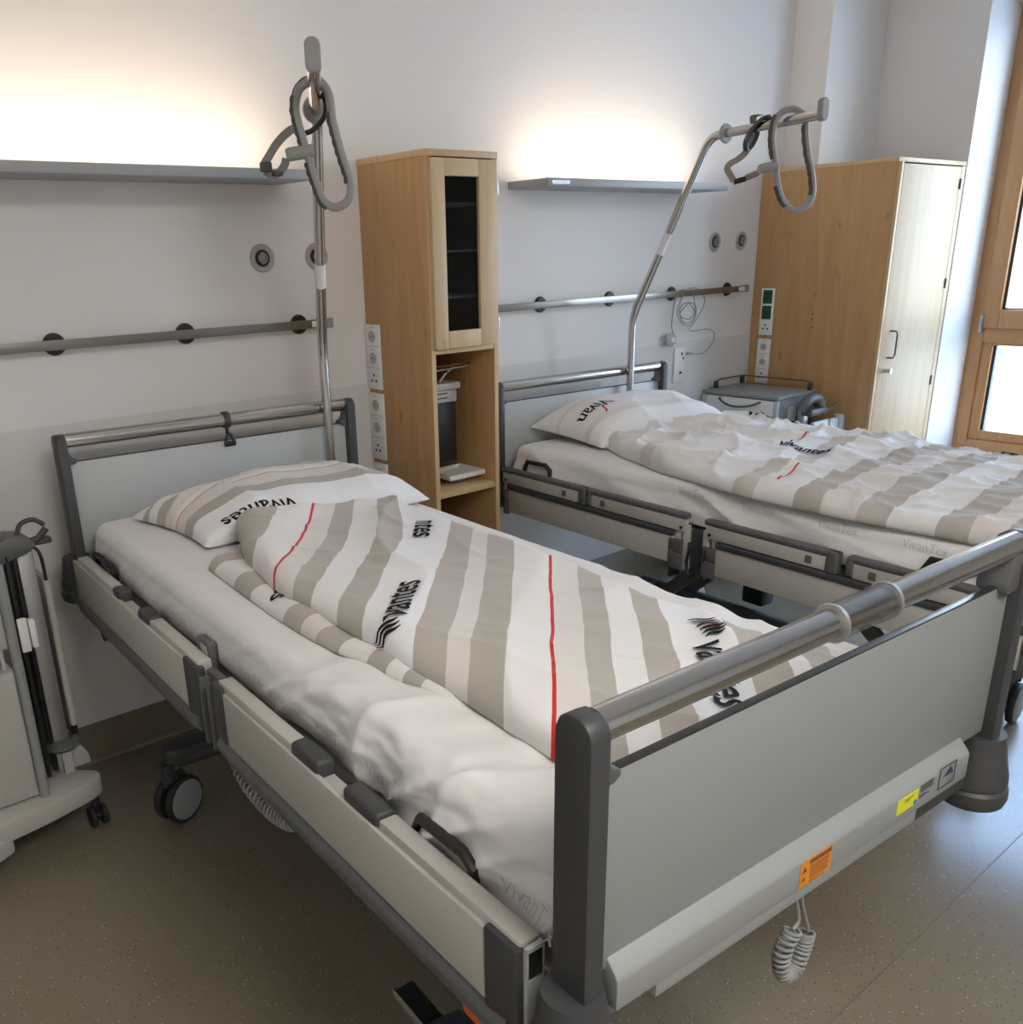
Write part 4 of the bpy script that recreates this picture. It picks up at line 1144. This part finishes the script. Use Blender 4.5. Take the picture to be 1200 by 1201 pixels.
# ------------------------------------------------------------------ trapeze poles
def trapeze(base_xy, z0, zk, bend, tip, label, lab_at):
    x, y = base_xy
    t = thing('trapeze_pole', label, 'trapeze pole', (x, y, 0))
    r = Vector((x, y, 0))
    B, T = Vector(bend)-r, Vector(tip)-r
    K0 = Vector((0, 0, zk)); s1 = (B-K0).normalized(); s2 = (T-B).normalized()
    def arc(p, a, b, rad, n=8):
        return [((p-a*rad)*(1-k)+p*k)*(1-k)+(p*(1-k)+(p+b*rad)*k)*k for k in [i/n for i in range(n+1)]]
    pts = [Vector((0, 0, z0))]+arc(K0, Vector((0, 0, 1)), s1, .06)+arc(B, s1, s2, .05)+[T]
    m = MB(); m.tube(pts, .0165, 20); m.build('pole', M['steel'], t)
    q = Vector((0, 0, 1)).rotation_difference(s2).to_matrix().to_4x4()
    m = MB(); m.lathe([(.0165, -.006), (.033, -.006), (.036, 0), (.033, .006), (.0165, .006)], 28, mtx=Matrix.Translation(B+s2*.075) @ q)
    part_label(m.build('stop_disc', M['grip'], t), 'round grey stop disc')
    # end cap: upright oval plate
    side = s2.cross(Vector((0, 0, 1))).normalized(); upv = side.cross(s2).normalized()
    b = bmesh.new(); n = 28; R_ = []
    for off in (-.012, -.008, .008, .011):
        rr = .0165 if abs(off) < .0115 and abs(off) > .0 else .0145
        rr = {-.012: .017, -.008: .0185, .008: .0185, .011: .0155}[off]
        ring = []
        for i in range(n):
            a = 2*PI*i/n; ex = math.cos(a)*rr; ey = math.sin(a)*rr+(.034 if math.sin(a) > 0 else -.004)
            ring.append(b.verts.new(T+side*ex+upv*ey+s2*(off+.006)))
        R_.append(ring)
    for p_, q_ in zip(R_, R_[1:]):
        for i in range(n): b.faces.new((p_[i], p_[(i+1) % n], q_[(i+1) % n], q_[i]))
    b.faces.new(R_[0][::-1]); b.faces.new(R_[-1]); bmesh.ops.recalc_face_normals(b, faces=b.faces)
    mb = MB(); mb._add(b); part_label(mb.build('end_cap', M['grip'], t), 'grey oval end cap')
    # white label wrapped on the pole
    P0, P1_, dr = lab_at
    m = MB(); m.tube([K0*0+Vector(P0)-r, Vector(P1_)-r], .0172, 20); part_label(m.build('pole_label', M['white_pl'], t), 'white sticker wrapped round the pole')
    m = MB(); m.cyl((0, 0, z0), (0, 0, z0+.10), .022); m.build('socket_sleeve', M['grey_dk'], t)
    return t
tb1 = Vector((.209, -.612, 2.01)); tt1 = Vector((-.018, -.972, 2.068))
trapeze((.3885, -.266), .765, 1.37, tb1, tt1, 'steel trapeze pole rising from the head of the foreground bed', ((.381, -.278, 1.60), (.381, -.278, 1.66), 0) if False else (Vector((.3885, -.266, 1.37))+(tb1-Vector((.3885, -.266, 1.37)))*.30, Vector((.3885, -.266, 1.37))+(tb1-Vector((.3885, -.266, 1.37)))*.41, 0))
tb2 = Vector((2.0, -.614, 2.043)); tt2 = Vector((1.965, -1.094, 2.062))
kd = (tb2-Vector((2.02, -.248, 1.36)))
trapeze((2.02, -.248), .73, 1.36, tb2, tt2, 'bent steel trapeze pole rising from the head of the far bed', (Vector((2.02, -.248, 1.36))+kd*.38, Vector((2.02, -.248, 1.36))+kd*.50, 0))

# ------------------------------------------------------------------ trapeze handles
def grip_handle(loop, clamp, ring, straps, buckle, label, nrm, lift=0, strap_m='strap', ring_m='black', rad=.0108):
    loc = Vector(clamp[0]); t = thing('stirrup_grip', label, 'grip', loc)
    rl = lambda L: [Vector(p)-loc+Vector((0, 0, lift)) for p in L]
    P = catmull(rl(loop), 5, True); n = len(P)
    m = MB(); m.tube(P, rad, 14, closed=True); m.build('loop', M['grip'], t)
    # dark ribbed grip pads on the outer-left and inner-right runs
    c = sum(P, Vector())/n; nn = Vector(nrm).normalized()
    def pad(i0, i1, inner):
        pts, rr = [], []
        for k, i in enumerate(range(i0, i1+1)):
            p = P[i % n]; tg = (P[(i+1) % n]-P[(i-1) % n]).normalized(); o = tg.cross(nn); 
            if o.dot(p-c) < 0: o = -o
            o = -o if inner else o
            pts.append(p+o*(.0062+.0014*math.sin(k*1.9))); rr.append(rad*.84)
        m = MB(); m.tube(pts, rr, 12); m.build('grip_pad', M['grip_dk'], t)
    return t, rl, P, pad
h1, rl, P, pad = grip_handle(
 [(0.085, -0.805, 2.054), (0.067, -0.794, 2.046), (0.051, -0.784, 2.028), (0.043, -0.779, 1.993), (0.046, -0.781, 1.959), (0.053, -0.785, 1.923), (0.058, -0.788, 1.896), (0.064, -0.792, 1.872), (0.069, -0.795, 1.844), (0.076, -0.8, 1.815), (0.089, -0.808, 1.774), (0.114, -0.823, 1.759), (0.141, -0.84, 1.773), (0.15, -0.846, 1.801), (0.148, -0.845, 1.83), (0.139, -0.839, 1.866), (0.132, -0.834, 1.898), (0.125, -0.83, 1.934), (0.119, -0.827, 1.969), (0.118, -0.826, 2.0), (0.114, -0.823, 2.027), (0.099, -0.814, 2.05)],
 [(.011, -.759, 1.885), (.07, -.796, 1.892)], None, None, None, 'grey stirrup grip hanging on the arm of the foreground trapeze', (-.532, -.847, 0), lift=.012)
pad(12, 28, False); pad(36, 52, False); pad(68, 92, True)
def clamp_block(t, rl, a, b, w):
    A_, B_ = rl([a, b]); d = (B_-A_)
    m = MB(); m.tube([A_-d*.02, A_+d*.12, B_-d*.15, B_+d*.22], [w*.78, w, w, w*.9], 14); m.build('clamp', M['grip'], t)
clamp_block(h1, rl, (.016, -.762, 1.885), (.066, -.794, 1.893), .0165)
m = MB(); m.tube(rl([(0.089, -0.770, 2.062), (0.117, -0.77, 2.045), (0.132, -0.779, 2.016), (0.129, -0.778, 1.980), (0.111, -0.766, 1.955), (0.092, -0.754, 1.942), (0.075, -0.745, 1.945), (.058, -.745, 1.985), (.062, -.752, 2.035)]), .0065, 10, closed=True, smooth=4); part_label(m.build('strap_ring', M['black'], h1), 'black strap loop over the arm')
m = MB(); m.tube(rl([(.082, -.750, 1.942), (.038, -.776, 1.945), (0.019, -0.764, 1.934), (-0.003, -0.75, 1.911), (-0.022, -0.738, 1.882), (-0.034, -0.73, 1.862), (-0.031, -0.732, 1.850), (-0.021, -0.739, 1.842), (-0.003, -0.75, 1.845), (0.010, -0.758, 1.861), (0.015, -0.761, 1.877)]), .005, flat=(.020, .003), up=(-.50, .30, .8), smooth=4); m.build('strap', M['strap'], h1)
m = MB(); q_ = rl([(-.030, -.735, 1.858)])[0]; m.box(q_.x-.014, q_.x+.012, q_.y-.012, q_.y+.012, q_.z-.012, q_.z+.012, .004); q_ = rl([(-.008, -.75, 1.842)])[0]; m.box(q_.x-.012, q_.x+.012, q_.y-.010, q_.y+.010, q_.z-.006, q_.z+.006, .003); m.build('buckle', M['grey_dk'], h1)

h2, rl, P, pad = grip_handle(
 [(1.992, -0.975, 2.089), (1.968, -0.961, 2.088), (1.95, -0.95, 2.081), (1.936, -0.942, 2.067), (1.927, -0.937, 2.048), (1.924, -0.935, 2.007), (1.927, -0.937, 1.974), (1.934, -0.942, 1.94), (1.946, -0.948, 1.889), (1.955, -0.953, 1.847), (1.963, -0.958, 1.821), (1.976, -0.965, 1.794), (1.991, -0.974, 1.775), (2.009, -0.985, 1.761), (2.027, -0.995, 1.757), (2.045, -1.005, 1.761), (2.062, -1.015, 1.769), (2.073, -1.021, 1.787), (2.078, -1.025, 1.822), (2.068, -1.019, 1.878), (2.059, -1.014, 1.91), (2.049, -1.007, 1.943), (2.035, -1.0, 2.006), (2.03, -0.997, 2.047), (2.02, -0.991, 2.072)],
 [(1.896, -.919, 1.896), (1.944, -.947, 1.906)], None, None, None, 'grey stirrup grip hanging on the arm of the far trapeze', (.5, .866, 0), lift=.004, rad=.0115)
pad(16, 36, False); pad(46, 60, False); pad(88, 114, True)
clamp_block(h2, rl, (1.888, -.915, 1.897), (1.936, -.943, 1.905), .0165)
m = MB(); m.tube(rl([(2.012, -.86, 2.078), (2.035, -.805, 2.055), (2.03, -.80, 2.02), (2.015, -.79, 1.985), (1.995, -.785, 1.975), (1.965, -.80, 2.00), (1.955, -.83, 2.04), (1.975, -.862, 2.078)]), .006, closed=True, flat=(.022, .005), up=(.3, .9, 0), smooth=4); part_label(m.build('strap_ring', M['black'], h2), 'black strap loop over the arm')
m = MB(); m.tube(rl([(2.02, -.80, 1.99), (2.046, -0.777, 2.029), (2.029, -0.764, 1.977), (2.005, -0.745, 1.948), (1.982, -0.728, 1.934), (1.972, -0.721, 1.916), (1.984, -0.73, 1.892), (1.996, -0.739, 1.871)][1:]), .005, flat=(.024, .003), up=(-.51, .86, .25), smooth=4)
m.tube(rl([(1.975, -.845, 2.086), (2.0, -.80, 2.086), (2.035, -.782, 2.060), (2.046, -.777, 2.029)]), .005, flat=(.024, .003), up=(-.51, .86, .1), smooth=4)
part_label(m.build('strap', M['tan_strap'], h2), 'taupe webbing strap')
m = MB(); m.tube(rl([(1.996, -.739, 1.868), (2.030, -.765, 1.878)]), .010, 10); m.build('buckle', M['black'], h2)
m = MB(); m.tube(rl([(2.030, -.765, 1.880), (1.99, -.82, 1.885), (1.94, -.88, 1.89), (1.898, -.917, 1.897)]), .005, flat=(.022, .003), up=(0, 0, 1), smooth=4); m.build('strap_end', M['strap'], h2)

# clip hanging on the head rail of the near bed
hb = Matrix.Translation((O1[0], O1[1], 0)) @ Matrix.Rotation(A, 4, 'Z')
hp = hb @ Vector((.035, 0, 1.158))
t = thing('rail_hook', 'small black hook clipped on the head rail of the foreground bed', 'hook', hp, A)
m = MB(); m.lathe([(.0222, -.009), (.027, -.009), (.028, 0), (.027, .009), (.0222, .009), (.0222, -.009)], 24, mtx=Matrix.Rotation(PI/2, 4, 'Y')); m.build('clamp_ring', M['grey_dk'], t)
m = MB(); m.cyl((0, -.004, -.027), (0, -.004, -.045), .006); m.tube([(-.014, -.014, -.080), (-.006, -.014, -.050), (.004, -.014, -.045), (.014, -.014, -.062), (.020, -.014, -.078)], .0055, 8, smooth=4); m.box(-.018, .022, -.020, -.012, -.085, -.068, .004); m.build('hook', M['black'], t)

# ------------------------------------------------------------------ bedside lockers
def far_locker():
    t = thing('bedside_locker', 'pale bedside locker against the wardrobe behind the far bed', 'bedside locker', (2.89, -.25, 0))
    # local: front looks along -x, body 0..0.33 in x, -0.22..0.22 in y
    m = MB(); m.box(-.004, .345, -.232, .222, .905, .925, .006); m.build('top_panel', M['laminate'], t)
    m = MB(); m.box(.012, .34, -.222, .212, .20, .805, .003); m.build('body', M['grey_dk'], t)
    m = MB(); m.box(.012, .34, .200, .212, .805, .905); m.box(.012, .34, -.226, -.212, .81, .905, .002); m.build('side_panel', M['laminate'], t)
    m = MB()
    for y in (-.226, .204): m.box(-.004, .020, y, y+.022, .15, .905, .005)
    split_build(m, 'corner_post', M['blue_pl'], t)
    m = MB(); m.box(-.002, .33, -.202, .20, .815, .900, .003); d = part_label(m.build('drawer', M['white_pl'], t), 'white drawer front')
    m = MB(); m.tube([(-.002, .112, .893), (-.018, .105, .888), (-.026, .06, .868), (-.028, 0, .860), (-.026, -.07, .868), (-.018, -.118, .885), (-.002, -.126, .890)], .005, 10, smooth=4); part_label(m.build('handle', M['grey_md'], d), 'grey curved handle')
    m = MB(); m.box(-.001, .02, -.20, .20, .23, .50, .003); m.build('door', M['white_pl'], t)
    # wire gallery round the top
    m = MB(); z = .966
    m.tube([(.09, .205, z-.012), (.12, .208, z), (.325, .208, z), (.335, .195, z), (.335, -.17, z), (.325, -.21, z-.004), (.27, -.222, z-.020)], .0042, 8); m.build('gallery_rail', M['grey_md'], t)
    m = MB()
    for x, y in ((.09, .205), (.33, .205), (.30, -.218)): m.box(x-.012, x+.012, y-.009, y+.009, .925, .962, .003)
    split_build(m, 'gallery_post', M['grey_dk'], t)
    m = MB(); m.box(.095, .155, -.238, -.226, .79, .865, .003); m.build('towel_clip', M['cream'], t)
    for x in (.04, .29):
        for y in (-.17, .17):
            m = MB(); m.cyl((x, y-.012, .035), (x, y+.012, .035), .035); m.cyl((x, y, .05), (x, y, .2), .012); m.build('caster', M['rubber'], t)
    m = MB(); m.box(.0, .34, -.22, .21, .12, .20, .01); m.build('base', M['blue_pl'], t)
    # folded overbed table: column, clamp and hanging top
    m = MB(); m.box(.13, .17, -.30, -.26, .20, .85, .005); m.build('table_column', M['alu_matt'], t)
    m = MB()
    m.prism([(.04, .79), (.10, .775), (.40, .765), (.425, .785), (.43, .818), (.405, .826), (.08, .812), (.045, .81)], 'y', -.372, -.345, .004) if False else None
    m.box(.075, .225, -.385, -.362, .36, .805, .010, 3); m.box(.225, .405, -.378, -.355, .36, .800, .010, 3)
    m.tube([(.228, -.372, .37), (.228, -.372, .80)], .020, 16); m.tube([(.345, -.366, .37), (.345, -.366, .812)], .024, 16)
    part_label(m.build('table_top', M['blue_pl'], t), 'pale blue-grey folded table top')
    m = MB(); m.tube([(.08, -.30, .86), (.10, -.315, .895), (.15, -.32, .912), (.21, -.32, .90), (.235, -.32, .86)], .026, 12, smooth=3); m.box(.11, .26, -.35, -.29, .825, .86, .008); m.tube([(.24, -.34, .838), (.30, -.345, .842), (.345, -.345, .862)], .007, 8)
    part_label(m.build('table_clamp', M['grey_md'], t), 'grey table clamp')
    return t
far_locker()

def near_locker():
    t = thing('bedside_locker', 'cream bedside trolley on castors at the left edge, left of the foreground bed', 'bedside locker', (-.98, -.30, 0))
    m = MB(); m.box(-.22, .185, -.130, .20, .195, .600, .004); m.build('body', M['cream2'], t)
    m = MB(); m.box(-.215, .178, -.140, -.128, .215, .598, .002); part_label(m.build('door', M['cream'], t), 'cream door panel')
    m = MB(); m.box(-.22, .185, -.125, .20, .66, .86, .004); m.box(-.21, -.20, -.12, .19, .6, .66); m.box(.16, .17, -.12, .19, .6, .66); m.build('upper_box', M['cream2'], t)
    m = MB(); m.box(-.23, .19, -.135, .205, .86, .885, .006); m.build('top_panel', M['laminate'], t)
    m = MB(); m.tube([(.200, -.128, .17), (.200, -.128, .90)], .014, 16); m.tube([(.200, .18, .17), (.200, .18, .90)], .014, 16); split_build(m, 'corner_post', M['grey_lt'], t)
    # base moulding with arms reaching out to the castors
    m = MB(); m.prism([(-.25, -.17), (.05, -.20), (.20, -.175), (.325, -.140), (.365, -.120), (.372, -.095), (.36, -.07), (.33, -.045), (.30, .02), (.31, .12), (.35, .19), (.34, .21), (-.25, .21)], 'z', .115, .185, .012); bs = m.build('base', M['cream'], t)
    m = MB(); m.prism([(-.25, -.205), (.03, -.215), (.08, -.19), (.09, -.10), (-.25, -.1)], 'z', .075, .135, .010); m.build('base_skirt', M['cream2'], bs)
    for (x, y) in ((.345, -.090), (.335, .175), (-.22, -.12), (-.22, .17)):
        m = MB()
        for s in (-1, 1): m.lathe([(0, -.008), (.030, -.008), (.034, -.004), (.034, .004), (.030, .008), (0, .008)], 24, mtx=Matrix.Translation((x+s*.017, y, .034)) @ Matrix.Rotation(PI/2, 4, 'Y'))
        m.cyl((x-.02, y, .034), (x+.02, y, .034), .012); m.cyl((x, y+.006, .05), (x, y+.006, .118), .014); m.build('caster', M['rubber'], t)
    # overbed table folded down at the right
    m = MB(); m.box(.272, .318, -.035, .025, .185, .90, .006); m.build('table_column', M['alu_matt'], t)
    m = MB(); m.box(.262, .271, -.03, .02, .2, .90, .002); m.box(.235, .245, -.06, .0, .2, .90, .002); m.build('column_groove', M['black'], t)
    m = MB(); m.box(.335, .352, -.010, .235, .285, .80, .004); part_label(m.build('table_top', M['grey_lt'], t), 'hanging folded table top')
    m = MB(); m.tube([(.3435, -.016, .325), (.3435, -.016, .795)], .011, 12); m.build('table_edge', M['cream'], t)
    m = MB(); m.tube([(.3435, -.016, .265), (.3435, -.016, .328)], .010, 10); m.build('edge_stop', M['black'], t)
    m = MB(); m.tube([(.315, .0, .905), (.335, -.01, .890), (.342, -.016, .86), (.3435, -.016, .795)], .005, 8, smooth=4); m.build('hinge_rod', M['black'], t)
    # grey folding mechanism on top of the column
    m = MB(); m.prism([(.17, .895), (.20, .93), (.255, .952), (.30, .945), (.325, .925), (.322, .905), (.30, .895), (.26, .885), (.20, .862)], 'y', -.06, .035, .010); m.build('hinge_head', M['grey_md'], t)
    m = MB(); m.tube([(.285, -.03, .945), (.300, -.03, .975), (.335, -.03, .982), (.362, -.03, .962)], .007, 10, smooth=4); m.tube([(.31, -.04, .925), (.335, -.045, .93), (.362, -.045, .955)], .010, 10, smooth=3); m.box(.325, .372, -.05, -.02, .91, .928, .005)
    m.build('release_lever', M['grey_dk'], t)
    m = MB(); m.tube([(.18, -.08, .94), (.14, -.08, .95), (.05, -.08, .95)], .028, 14); m.build('push_handle', M['grey_md'], t)
    # white clips on the post
    m = MB(); m.box(.215, .240, -.150, -.138, .645, .745, .004); m.box(.243, .262, -.148, -.120, .650, .735, .006); m.build('holder_clip', M['white_pl'], t)
    # pedal at the column foot
    m = MB(); m.lathe([(0, -.015), (.030, -.015), (.048, 0), (.030, .018), (0, .022)], 24, mtx=Matrix.Translation((.300, -.03, .275)) @ Matrix.Diagonal((1.1, .9, 1, 1))); m.tube([(.31, -.03, .275), (.345, -.04, .292)], .014, 10); m.build('foot_pedal', M['grey_md'], t)
    m = MB(); m.box(.285, .315, -.05, -.01, .18, .27, .004); m.prism([(.31, .18), (.375, .18), (.37, .215), (.35, .255), (.32, .25)], 'y', -.02, .03, .005); m.build('pedal_bracket', M['cream2'], t)
    return t
near_locker()

# ------------------------------------------------------------------ added fill panel, unseen behind the viewpoint
t = thing('fill_panel', 'flat square fill panel added under the ceiling, out of view', 'fill light', (-.6, -3.9, 2.94))
m = MB(); m.box(-.62, .62, -.62, .62, .0, .06, .004); m.build('housing', M['white_pl'], t)
m = MB(); m.box(-.59, .59, -.59, .59, -.004, -.001); m.build('fill_emitter', M['fill_glow'], t)

# ------------------------------------------------------------------ daylight
w = bpy.data.worlds.new('daylight'); bpy.context.scene.world = w; w.use_nodes = True
nt = w.node_tree; bg = nt.nodes['Background']
tc = nt.nodes.new('ShaderNodeTexCoord'); sp = nt.nodes.new('ShaderNodeSeparateXYZ'); nt.links.new(tc.outputs['Generated'], sp.inputs[0])
r = nt.nodes.new('ShaderNodeValToRGB'); nt.links.new(sp.outputs['Z'], r.inputs['Fac'])
e = r.color_ramp.elements; e[0].position = .0; e[0].color = (.84, .92, 1.0, 1); e[1].position = .45; e[1].color = (.40, .60, 1.0, 1)
nt.links.new(r.outputs['Color'], bg.inputs['Color']); bg.inputs['Strength'].default_value = 4.9
for y0, y1 in ((-.80, -1.90), (-2.06, -3.16)):     # light portals in the window openings
    la = bpy.data.lights.new('window_portal', 'AREA'); la.shape = 'RECTANGLE'; la.size = 2.2; la.size_y = abs(y1-y0)
    la.cycles.is_portal = True
    o = bpy.data.objects.new('window_portal', la); C.objects.link(o); o.location = (4.56, (y0+y1)/2, 1.6); o.rotation_euler = (0, PI/2, 0)

# ------------------------------------------------------------------ camera
cam = bpy.data.cameras.new('camera'); co = bpy.data.objects.new('camera', cam); C.objects.link(co)
co.location = (-1.31690, -3.00994, 1.65279); co.rotation_euler = (1.216896, .029985, -.688875)
cam.sensor_fit = 'HORIZONTAL'; cam.sensor_width = 36; cam.lens = 1077.48/1200*36
cam.shift_x = (600-523.32)/1200; cam.shift_y = (693.76-600.5)/1200; cam.clip_start = .05
sc = bpy.context.scene; sc.camera = co
sc.view_settings.view_transform = 'Standard'; sc.view_settings.look = 'None'; sc.view_settings.gamma = 1
sc.view_settings.use_curve_mapping = False; sc.view_settings.exposure = 1.42
